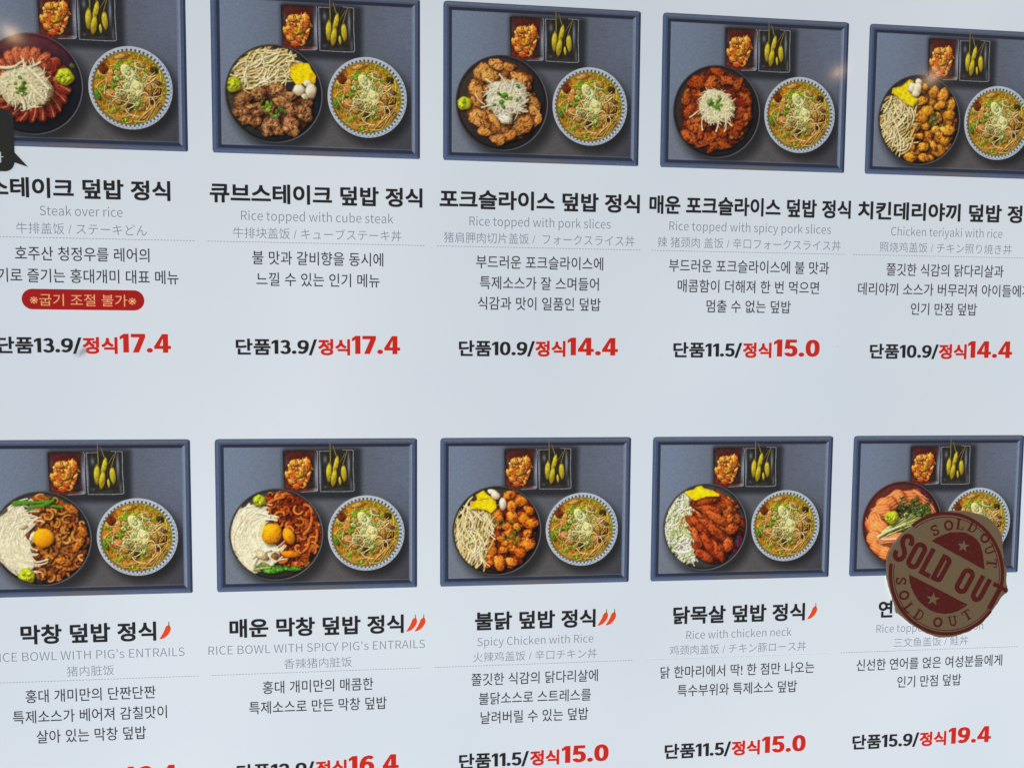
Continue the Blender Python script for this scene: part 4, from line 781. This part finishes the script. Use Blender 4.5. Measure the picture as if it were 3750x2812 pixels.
# ------------------------------------------------------------------ lettering
KV = [dict(title=(.918, 1.0135), eng=(1.0507, 1.0951), cjk=(1.129, 1.1835), dash=1.2006, d=[(1.242, 1.309), (1.3467, 1.4136), (1.4505, 1.517)], pb=(1.6732, 1.7537), pr=(1.672, 1.754), pn=(1.655, 1.746)),
      dict(title=(3.086, 3.184), eng=(3.2227, 3.2663), cjk=(3.2995, 3.3525), dash=3.3725, d=[(3.4135, 3.48), (3.5175, 3.584), (3.62, 3.688)], pb=(3.844, 3.928), pr=(3.844, 3.928), pn=(3.828, 3.9215))]
TITLE_X = .118
TXT = [
 dict(title=('스테이크 덮밥 정식', None, -1.3117), eng=('Steak over rice', -1.9115, -1.5346), cjk=('牛排盖饭 / ステーキどん', -2.0195, -1.424), dash=(-2.246, -1.1977),
      d=[('호주산 청정우를 레어의', -2.0286, -1.4152), ('굽기로 즐기는 홍대개미 대표 메뉴', None, -1.2809)], pb=('단품13.9/', -2.1243, -1.7384), pr=('정식', -1.7339, -1.572), pn=('17.4', -1.5621, -1.3231)),
 dict(title=('큐브스테이크 덮밥 정식', -1.1283, -.1012), eng=('Rice topped with cube steak', -.9818, -.2451), cjk=('牛排块盖饭 / キューブステーキ丼', -1.0212, -.2059), dash=(-1.1416, -.0846),
      d=[('불 맛과 갈비향을 동시에', -.931, -.2953), ('느낄 수 있는 인기 메뉴', -.9126, -.3132)], pb=('단품13.9/', -1.0162, -.6226), pr=('정식', -.6179, -.4608), pn=('17.4', -.452, -.2126)),
 dict(title=('포크슬라이스 덮밥 정식', -.0163, 1.0109), eng=('Rice topped with pork slices', .1343, .8595), cjk=('猪肩胛肉切片盖饭 /  フォークスライス丼', .006, .9864), dash=(-.0285, 1.0238),
      d=[('부드러운 포크슬라이스에', .169, .8234), ('특제소스가 잘 스며들어', .1882, .802), ('식감과 맛이 일품인 덮밥', .1782, .8133)], pb=('단품10.9/', .0831, .4732), pr=('정식', .4756, .6322), pn=('14.4', .6423, .908)),
 dict(title=('매운 포크슬라이스 덮밥 정식', 1.0614, 2.1558), eng=('Rice topped with spicy pork slices', 1.169, 2.0487), cjk=('辣 猪颈肉 盖饭 / 辛口フォークスライス丼', 1.1083, 2.1063), dash=(1.0774, 2.1383),
      d=[('부드러운 포크슬라이스에 불 맛과', 1.1715, 2.0455), ('매콤함이 더해져 한 번 먹으면', 1.2203, 1.9927), ('멈출 수 없는 덮밥', 1.3777, 1.839)], pb=('단품11.5/', 1.204, 1.5779), pr=('정식', 1.5821, 1.7396), pn=('15.0', 1.7524, 2.0079)),
 dict(title=('치킨데리야끼 덮밥 정식', 2.1969, 3.2377), eng=('Chicken teriyaki with rice', 2.3867, 3.028), cjk=('照烧鸡盖饭 / チキン照り焼き丼', 2.3254, 3.0864), dash=(2.1783, 3.236),
      d=[('쫄깃한 식감의 닭다리살과', 2.3696, 3.0448), ('데리야끼 소스가 버무러져 아이들에게', 2.2125, 3.2119), ('인기 만점 덮밥', 2.5165, 2.8985)], pb=('단품10.9/', 2.2918, 2.6866), pr=('정식', 2.6878, 2.8499), pn=('14.4', 2.8569, 3.1181)),
 dict(title=('막창 덮밥 정식', -2.0606, -1.4216), eng=("RICE BOWL WITH PIG's ENTRAILS", -2.1989, -1.2865), cjk=('猪内脏饭', -1.8501, -1.6263), dash=(-2.268, -1.2154), chili=[-1.3790],
      d=[('홍대 개미만의 단짠단짠', -2.0467, -1.4314), ('특제소스가 베어져 감칠맛이', -2.1085, -1.3785), ('살아 있는 막창 덮밥', -2.0012, -1.4808)], pb=('단품12.9/', -2.153, -1.763), pr=('정식', -1.7575, -1.5995), pn=('16.4', -1.5886, -1.3322)),
 dict(title=('매운 막창 덮밥 정식', -1.0674, -.1963), eng=("RICE BOWL WITH SPICY PIG's ENTRAILS", -1.1717, -.0872), cjk=('香辣猪内脏饭', -.8015, -.4608), dash=(-1.1572, -.1043), chili=[-.1555, -.1125],
      d=[('홍대 개미만의 매콤한', -.9084, -.3523), ('특제소스로 만든 막창 덮밥', -.9764, -.2847)], pb=('단품12.9/', -1.0426, -.6535), pr=('정식', -.6482, -.4903), pn=('16.4', -.4796, -.2224)),
 dict(title=('불닭 덮밥 정식', .1711, .811), eng=('Spicy Chicken with Rice', .1841, .8003), cjk=('火辣鸡盖饭 / 辛口チキン丼', .1622, .8206), dash=(-.0364, 1.021), chili=[.8500, .8935],
      d=[('쫄깃한 식감의 닭다리살에', .1545, .828), ('불닭소스로 스트레스를', .1938, .7917), ('날려버릴 수 있는 덮밥', .2036, .7791)], pb=('단품11.5/', .0913, .4622), pr=('정식', .4677, .6244), pn=('15.0', .6383, .8929)),
 dict(title=('닭목살 덮밥 정식', 1.2337, 1.9727), eng=('Rice with chicken neck', 1.3084, 1.8996), cjk=('鸡颈肉盖饭 / チキン豚ロース丼', 1.2181, 1.9851), dash=(1.0892, 2.1194), chili=[2.0140],
      d=[('닭 한마리에서 딱! 한 점만 나오는', 1.1703, 2.0366), ('특수부위와 특제소스 덮밥', 1.2663, 1.94)], pb=('단품11.5/', 1.2018, 1.5753), pr=('정식', 1.5778, 1.7382), pn=('15.0', 1.7501, 2.0012)),
 dict(title=('연어 덮밥 정식', 2.3977, 3.0001), eng=('Rice topped with salmon', 2.3896, 3.0229), cjk=('三文鱼盖饭 / 鮭丼', 2.4947, 2.9364), dash=(2.1864, 3.2424),
      d=[('신선한 연어를 얹은 여성분들에게', 2.2811, 3.1477), ('인기 만점 덮밥', 2.5246, 2.9048)], pb=('단품15.9/', 2.2733, 2.6689), pr=('정식', 2.6709, 2.8305), pn=('19.4', 2.8441, 3.1023))]
_, sxT = None, None
v, f = glyphs('큐브스테이크 덮밥 정식', T_OFF, T_SPR); sxT = 1.0271 / (v[:, 0].max() - v[:, 0].min())
v, f = glyphs('호주산 청정우를 레어의', 0, D_OFF); sxD = .6134 / (v[:, 0].max() - v[:, 0].min())
def chili(cu, vt, vb):
    h = vb - vt; w = .030
    L = [(-.95, 1.0), (-.80, .90), (-.45, .72), (-.12, .50), (.10, .30), (.30, .235), (.50, .22), (.72, .24), (.90, .30), (.95, .42), (.80, .58), (.45, .76), (.0, .90), (-.5, .98)]
    body = poly_part('chili_icon', [(cu + x * w, vt + y * h) for x, y in L], M_CHILI, board, .0004)
    st = [(.38, .235), (.52, .20), (.58, .10), (.55, .0), (.68, .0), (.72, .10), (.70, .20), (.86, .25), (.62, .275)]
    o = poly_part('chili_stem', [(cu + x * w, vt + y * h) for x, y in st], M_STEM, board, .0006); o.parent = body; o.location = o.location - body.location
for i, t in enumerate(TXT):
    row = i // 5; K = KV[row]
    s, a, b_ = t['title']; text_part('dish_title', s, a, b_, *K['title'], '정식', M_BLACK, board, offset=T_OFF, spread=T_SPR, xs=sxT if a is None else None)
    s, a, b_ = t['eng']; text_part('english_name', s, a, b_, *K['eng'], 'R', M_GREY, board, offset=E_OFF)
    s, a, b_ = t['cjk']; text_part('chinese_japanese_name' if '/' in s else 'chinese_name', s, a, b_, *K['cjk'], '盖饭', M_GREY, board, offset=C_OFF)
    for (s, a, b_), vv in zip(t['d'], K['d']): text_part('description_line', s, a, b_, *vv, '식정', M_TEXT, board, spread=D_OFF, xs=sxD if a is None else None)
    s, a, b_ = t['pb']; text_part('single_price', s, a, b_, *K['pb'], '단품', M_BLACK, board, offset=0, spread=.030, space=1.03)
    s, a, b_ = t['pr']; text_part('set_price_word', s, a, b_, *K['pr'], '정식', M_RED, board, offset=0, spread=.038)
    s, a, b_ = t['pn']; text_part('set_price', s, a, b_, *K['pn'], '7', M_RED, board, offset=0, spread=.040)
    a, b_ = t['dash']; n = int(round((b_ - a) / .0149)); V = []; F = []
    for q in range(n):
        x = a + (b_ - a) * q / n; k = len(V)
        for du, dv in ((0, .0013), (.0090, .0013), (.0090, -.0013), (0, -.0013)): V.append(((x + du - a) * S, 0, -dv * S))
        F.append((k, k + 1, k + 2, k + 3))
    mesh_obj('dashed_rule', V, F, M_RULE_PALE if i == 8 else M_RULE, board, P(a, K['dash'], .0004))
    for cu in t.get('chili', []): chili(cu, 3.0885, 3.178)
# red notice pill, speech bubble, grime
def pill(u0, u1, v0, v1, r, n=10):
    pts = []
    for cu, cv, a0 in ((u1 - r, v0 + r, -90), (u1 - r, v1 - r, 0), (u0 + r, v1 - r, 90), (u0 + r, v0 + r, 180)):
        for k in range(n + 1): a = math.radians(a0 + 90 * k / n); pts.append((cu + r * math.cos(a), cv + r * math.sin(a)))
    return pts
badge = poly_part('notice_pill', pill(-2.0051, -1.4431, 1.4442, 1.5421, .0489), M_BADGE, board, .0004)
o, _ = text_part('notice_lettering', '※굽기 조절 불가※', -1.9677, -1.4811, 1.467, 1.524, '기', M_CREAM, board, d=.0006, offset=0)
o.parent = badge; o.location = o.location - badge.location
bub = [(-2.45, .605), (-2.0577, .605)] + [(-2.0577 + .045 * math.sin(math.radians(a)), .65 - .045 * math.cos(math.radians(a))) for a in range(10, 91, 10)] + [(-2.012, .8063), (-1.9536, .8724), (-2.0119, .8535)] + \
      [(-2.0577 + .0435 * math.cos(math.radians(a)), .8505 + .045 * math.sin(math.radians(a))) for a in range(10, 91, 10)] + [(-2.45, .8955)]
bubble = poly_part('speech_bubble', bub, M_BUBBLE, board, .0016)
o, _ = text_part('bubble_lettering', '과', -2.124, -2.062, .806, .8555, '과', M_BTEXT, board, d=.0018); o.parent = bubble; o.location = o.location - bubble.location
yy, xx = np.mgrid[0:40, 0:60]; pu = (xx + .5) / 60; pv = (yy + .5) / 40
nz = vnoise(40, 60, 7, 5)
al = np.exp(-((pu - .55 + .5 * (pv - .5)) / .22) ** 2 - ((pv - .52) / .26) ** 2) * (.55 + .9 * nz); al = np.clip(al, 0, 1) * sstep(0, .12, pu) * sstep(0, .12, 1 - pu) * sstep(0, .12, pv) * sstep(0, .12, 1 - pv)
part('grime_smudge', raster_mesh('grime_smudge', np.ones((40, 60, 3)) * np.array([118, 116, 118]) / 255., np.ones((40, 60), bool), [(-1.79, 1.70), (-1.69, 1.70), (-1.69, 1.785), (-1.79, 1.785)], 0, alpha=al * .62), board, (0, -.0009, 0), 'greyish smudge of grime beside a price')

# ------------------------------------------------------------------ SOLD OUT sticker (traced in its own grid, 1593 units wide)
SX, SY = 4.93e-4, 4.68e-4
def st(x, y): return ((x - 765) * SX + (y - 820) * 2.14e-5) * S, -((y - 820) * SY + (x - 765) * 1.17e-5) * S
def paper(name, c, var, rough=.75):
    m = bpy.data.materials.new(name); m.use_nodes = True; nt = m.node_tree; b = nt.nodes['Principled BSDF']; b.inputs['Roughness'].default_value = rough
    geo = nt.nodes.new('ShaderNodeNewGeometry'); n = nt.nodes.new('ShaderNodeTexNoise'); n.inputs['Scale'].default_value = 420; n.inputs['Detail'].default_value = 4
    nt.links.new(geo.outputs['Position'], n.inputs['Vector'])
    r = nt.nodes.new('ShaderNodeValToRGB'); nt.links.new(n.outputs['Fac'], r.inputs[0]); r.color_ramp.elements[0].position = .3; r.color_ramp.elements[1].position = .72
    c = np.array(c); r.color_ramp.elements[0].color = tuple(c * (1 - var)) + (1,); r.color_ramp.elements[1].color = tuple(np.minimum(c * (1 + var), 1)) + (1,)
    nt.links.new(r.outputs[0], b.inputs['Base Color']); return m
M_KRAFT = paper('kraft_sticker_paper', KRAFT, .05); M_EDGE = paper('sticker_cut_edge', (.74, .62, .46), .10)
M_STAMP = paper('stamp_red_ink', STAMP, .12)
OUT = [(880,62),(1000,68),(1120,90),(1220,125),(1300,170),(1370,240),(1415,320),(1440,410),(1440,500),(1450,600),(1465,690),(1490,770),(1488,860),(1485,920),(1500,985),(1508,1020),(1495,1050),(1440,1090),(1400,1150),(1350,1220),(1300,1290),(1240,1360),(1180,1430),(1100,1480),(1040,1520),(950,1550),(860,1580),(760,1592),(680,1590),(600,1570),(500,1530),(400,1470),(310,1410),(230,1340),(160,1275),(150,1220),(120,1140),(90,1040),(65,950),(48,860),(45,770),(48,680),(55,600),(90,520),(140,450),(195,380),(260,320),(330,270),(420,215),(520,160),(620,115),(740,75)]
def smooth_loop(pts, n=3):
    p = np.array(pts, float); N = len(p); out = []
    for i in range(N):
        a, b, c, d = p[i - 1], p[i], p[(i + 1) % N], p[(i + 2) % N]
        for k in range(n):
            t = k / n; out.append(.5 * ((2 * b) + (c - a) * t + (2 * a - 5 * b + 4 * c - d) * t * t + (3 * b - a - 3 * c + d) * t ** 3))
    return out
outl = smooth_loop(OUT, 4); rs = np.random.RandomState(4)
outl = [q + rs.randn(2) * 1.6 for q in outl]                         # hand-cut edge
sticker = bpy.data.objects.new('sold_out_sticker', None); COL.objects.link(sticker); sticker.location = P(2.7813, 2.9401, .0)
sticker['label'] = 'round brown sticker with dark red SOLD OUT stamp stuck over the salmon tray picture'
sticker['category'] = 'sticker'
TK0, TK1 = .0018, .0034
bm = bmesh.new()
bot = [bm.verts.new((st(*q)[0], -TK0, st(*q)[1])) for q in outl]
c0 = np.array([765., 820.])
top = [bm.verts.new((st(*(c0 + (q - c0) * .997))[0], -TK1 + .0003, st(*(c0 + (q - c0) * .997))[1])) for q in outl]
top2 = [bm.verts.new((st(*(c0 + (q - c0) * .984))[0], -TK1, st(*(c0 + (q - c0) * .984))[1])) for q in outl]
N = len(outl)
for a, b2 in ((bot, top), (top, top2)):
    for i in range(N): bm.faces.new((a[i], a[(i + 1) % N], b2[(i + 1) % N], b2[i])).material_index = 1
f1 = bm.faces.new(top2); f2 = bm.faces.new(bot[::-1]); f2.material_index = 1
bmesh.ops.triangulate(bm, faces=[f1, f2]); bmesh.ops.recalc_face_normals(bm, faces=bm.faces[:])
me = bpy.data.meshes.new('sticker_paper'); bm.to_mesh(me); bm.free(); me.materials.append(M_KRAFT); me.materials.append(M_EDGE)
part('sticker_paper', me, sticker, (0, 0, 0))
class Ink:
    def __init__(s): s.v = []; s.f = []; s.z = 0
    def add(s, v, f):
        k = len(s.v); s.v += [(q[0], q[1], s.z) for q in v]; s.f += [tuple(i + k for i in q) for q in f]; s.z += 1
    def fill(s, pts):
        bm = bmesh.new(); vs = [bm.verts.new((q[0], q[1], 0)) for q in pts]; f = bm.faces.new(vs); r = bmesh.ops.triangulate(bm, faces=[f])
        bm.verts.index_update(); s.add([(v.co.x, v.co.y) for v in bm.verts], [tuple(v.index for v in f.verts) for f in bm.faces]); bm.free()
    def build(s, name, mat, parent, d):
        o = mesh_obj(name, [(st(x, y)[0], -d - z * 2e-6, st(x, y)[1]) for x, y, z in s.v], s.f, mat, parent); return o
def arc(cx, cy, rx, ry, a0, a1, n=60): return [(cx + rx * math.cos(math.radians(a0 + (a1 - a0) * i / n)), cy + ry * math.sin(math.radians(a0 + (a1 - a0) * i / n))) for i in range(n + 1)]
E1 = np.array([.883, .469]); E2 = np.array([-.469, .883]); CC = np.array([765., 820.])
def ab(a, b): q = CC + E1 * a + E2 * b; return (q[0], q[1])
k = Ink()
RCX, RCY = 762, 822
k.add(*stroke(arc(RCX, RCY, 672, 726, -128, 12, 90), 40)); k.add(*stroke(arc(RCX, RCY, 672, 722, 38, 190, 90), 40))
k.build('stamp_outer_ring', M_STAMP, sticker, TK1 + .0001)
k = Ink(); k.add(*stroke(arc(RCX, RCY, 634, 684, -127, 13, 90), 9)); k.add(*stroke(arc(RCX, RCY, 634, 682, 38, 190, 90), 9)); k.build('stamp_inner_ring', M_STAMP, sticker, TK1 + .0001)
def rough(pts, a=3):
    p = np.array(pts, float); out = []
    for i in range(len(p)):
        q = p[(i + 1) % len(p)]; n = max(1, int(np.linalg.norm(q - p[i]) / 14))
        for j in range(n): out.append(p[i] + (q - p[i]) * j / n + rs.randn(2) * a * .5)
    return out
for pts, sc2, sr in (([(580,425),(640,385),(720,350),(800,322),(890,315),(980,325),(1060,360),(1120,405),(1165,470),(1190,560),(1205,660),(1215,770)], (955, 485), 76), ([(310,825),(1010,1190),(960,1230),(900,1265),(830,1292),(740,1302),(640,1290),(560,1255),(480,1200),(420,1140),(370,1060),(335,980),(315,900)], (592, 1122), 84)):
    k = Ink(); k.fill(rough(pts)); seg = k.build('stamp_half_disc', M_STAMP, sticker, TK1 + .0001)
    k = Ink(); a0 = -82
    k.fill([(sc2[0] + (sr if j % 2 == 0 else sr * .40) * math.cos(math.radians(a0 + 36 * j)), sc2[1] + (sr if j % 2 == 0 else sr * .40) * math.sin(math.radians(a0 + 36 * j))) for j in range(10)])
    o = k.build('stamp_star', M_KRAFT, seg, .00035 + TK1)
    # worn flecks where the red ink has flaked
    k = Ink(); P_ = [tuple(q) for q in pts]
    for x, y in scatter(rs, P_, 26):
        a = rs.uniform(0, 6.28); l = rs.uniform(2, 14); w2 = rs.uniform(1.2, 3.2); dx, dy = math.cos(a) * l, math.sin(a) * l
        k.fill([(x - dx, y - dy), (x + dy / l * w2, y - dx / l * w2), (x + dx, y + dy), (x - dy / l * w2, y + dx / l * w2)])
    k.build('worn_fleck', M_KRAFT, seg, .00035 + TK1)['kind'] = 'stuff'
k = Ink(); W = 57
def big(path, w=W, closed=False): k.add(*stroke([ab(*q) for q in path], w, closed))
def rrect(a0, a1, b0, b1, r, n=6):
    o = []
    for ca, cb, t0 in ((a1 - r, b0 + r, -90), (a1 - r, b1 - r, 0), (a0 + r, b1 - r, 90), (a0 + r, b0 + r, 180)):
        for j in range(n + 1): t = math.radians(t0 + 90 * j / n); o.append((ca + r * math.cos(t), cb + r * math.sin(t)))
    return o
big([(-548, -92), (-546, -130), (-556, -160), (-580, -182), (-610, -186), (-640, -170), (-656, -134), (-650, -92), (-628, -56), (-592, -20), (-562, 18), (-556, 62), (-568, 100), (-596, 122), (-628, 118), (-652, 96), (-662, 62), (-660, 34)], 56)
big(rrect(-478, -368, -164, 120, 54), W, True)
big([(-284, -192), (-284, 122), (-168, 122)], W)
big([(-126, -166), (-126, 118), (-76, 118), (-56, 108), (-46, 86), (-46, -136), (-56, -156), (-76, -166)], W, True)
big(rrect(172, 282, -160, 112, 54), W, True)
big([(394, -186), (394, 60), (404, 92), (428, 112), (454, 112), (478, 92), (488, 60), (488, -186)], W)
big([(548, -158), (742, -158)], 52); big([(648, -150), (648, 138)], 58)
k.build('stamp_big_lettering', M_STAMP, sticker, TK1 + .0001)
# ring lettering with slab serifs; each glyph is drawn in a -50..50 cell
def ser(ch):
    T, t = 19, 8
    if ch == 'O': return [(arc(0, 0, 33, 38, 0, 348, 28), T, True), ]
    if ch == 'S': return [([(26, -22), (20, -36), (0, -41), (-20, -34), (-25, -20), (-14, -6), (12, 6), (25, 20), (20, 35), (0, 42), (-20, 36), (-27, 22)], 15, False), ([(27, -44), (27, -16)], t, False), ([(-28, 44), (-28, 16)], t, False)]
    if ch == 'L': return [([(-14, -44), (-14, 44)], T, False), ([(-34, -44), (10, -44)], t, False), ([(-34, 43), (34, 43)], t, False), ([(32, 46), (32, 16)], t, False)]
    if ch == 'D': return [([(-20, -44), (-20, 44)], T, False), ([(-38, -43), (4, -43), (24, -32), (33, 0), (24, 32), (4, 43), (-38, 43)], 11, False)]
    if ch == 'U': return [([(-22, -44), (-22, 16), (-14, 34), (2, 40), (18, 34), (25, 16), (25, -44)], 14, False), ([(-42, -44), (-2, -44)], t, False), ([(10, -44), (42, -44)], t, False)]
    return [([(0, -44), (0, 44)], T, False), ([(-36, -42), (36, -42)], 9, False), ([(-36, -44), (-36, -18)], t, False), ([(36, -44), (36, -18)], t, False), ([(-20, 44), (20, 44)], t, False)]
for word in ([('S', 620, 297, -26), ('O', 782, 238, -8), ('L', 918, 226, 8), ('D', 1070, 258, 26), ('O', 1222, 388, 46), ('U', 1275, 530, 68), ('T', 1303, 690, 94)], [('S', 215, 905, 88), ('O', 252, 1075, 72), ('L', 305, 1222, 52), ('D', 428, 1312, 32), ('O', 652, 1402, 8), ('U', 830, 1392, -10), ('T', 1005, 1318, -30)]):
    k = Ink()
    for ch, x, y, a in word:
        ca, sa = math.cos(math.radians(a)), math.sin(math.radians(a)); q = 1.32
        for path, wd, cl in ser(ch): k.add(*stroke([(x + (px * ca - py * sa) * q, y + (px * sa + py * ca) * q) for px, py in path], wd * q, cl))
    k.build('stamp_ring_lettering', M_STAMP, sticker, TK1 + .0001)
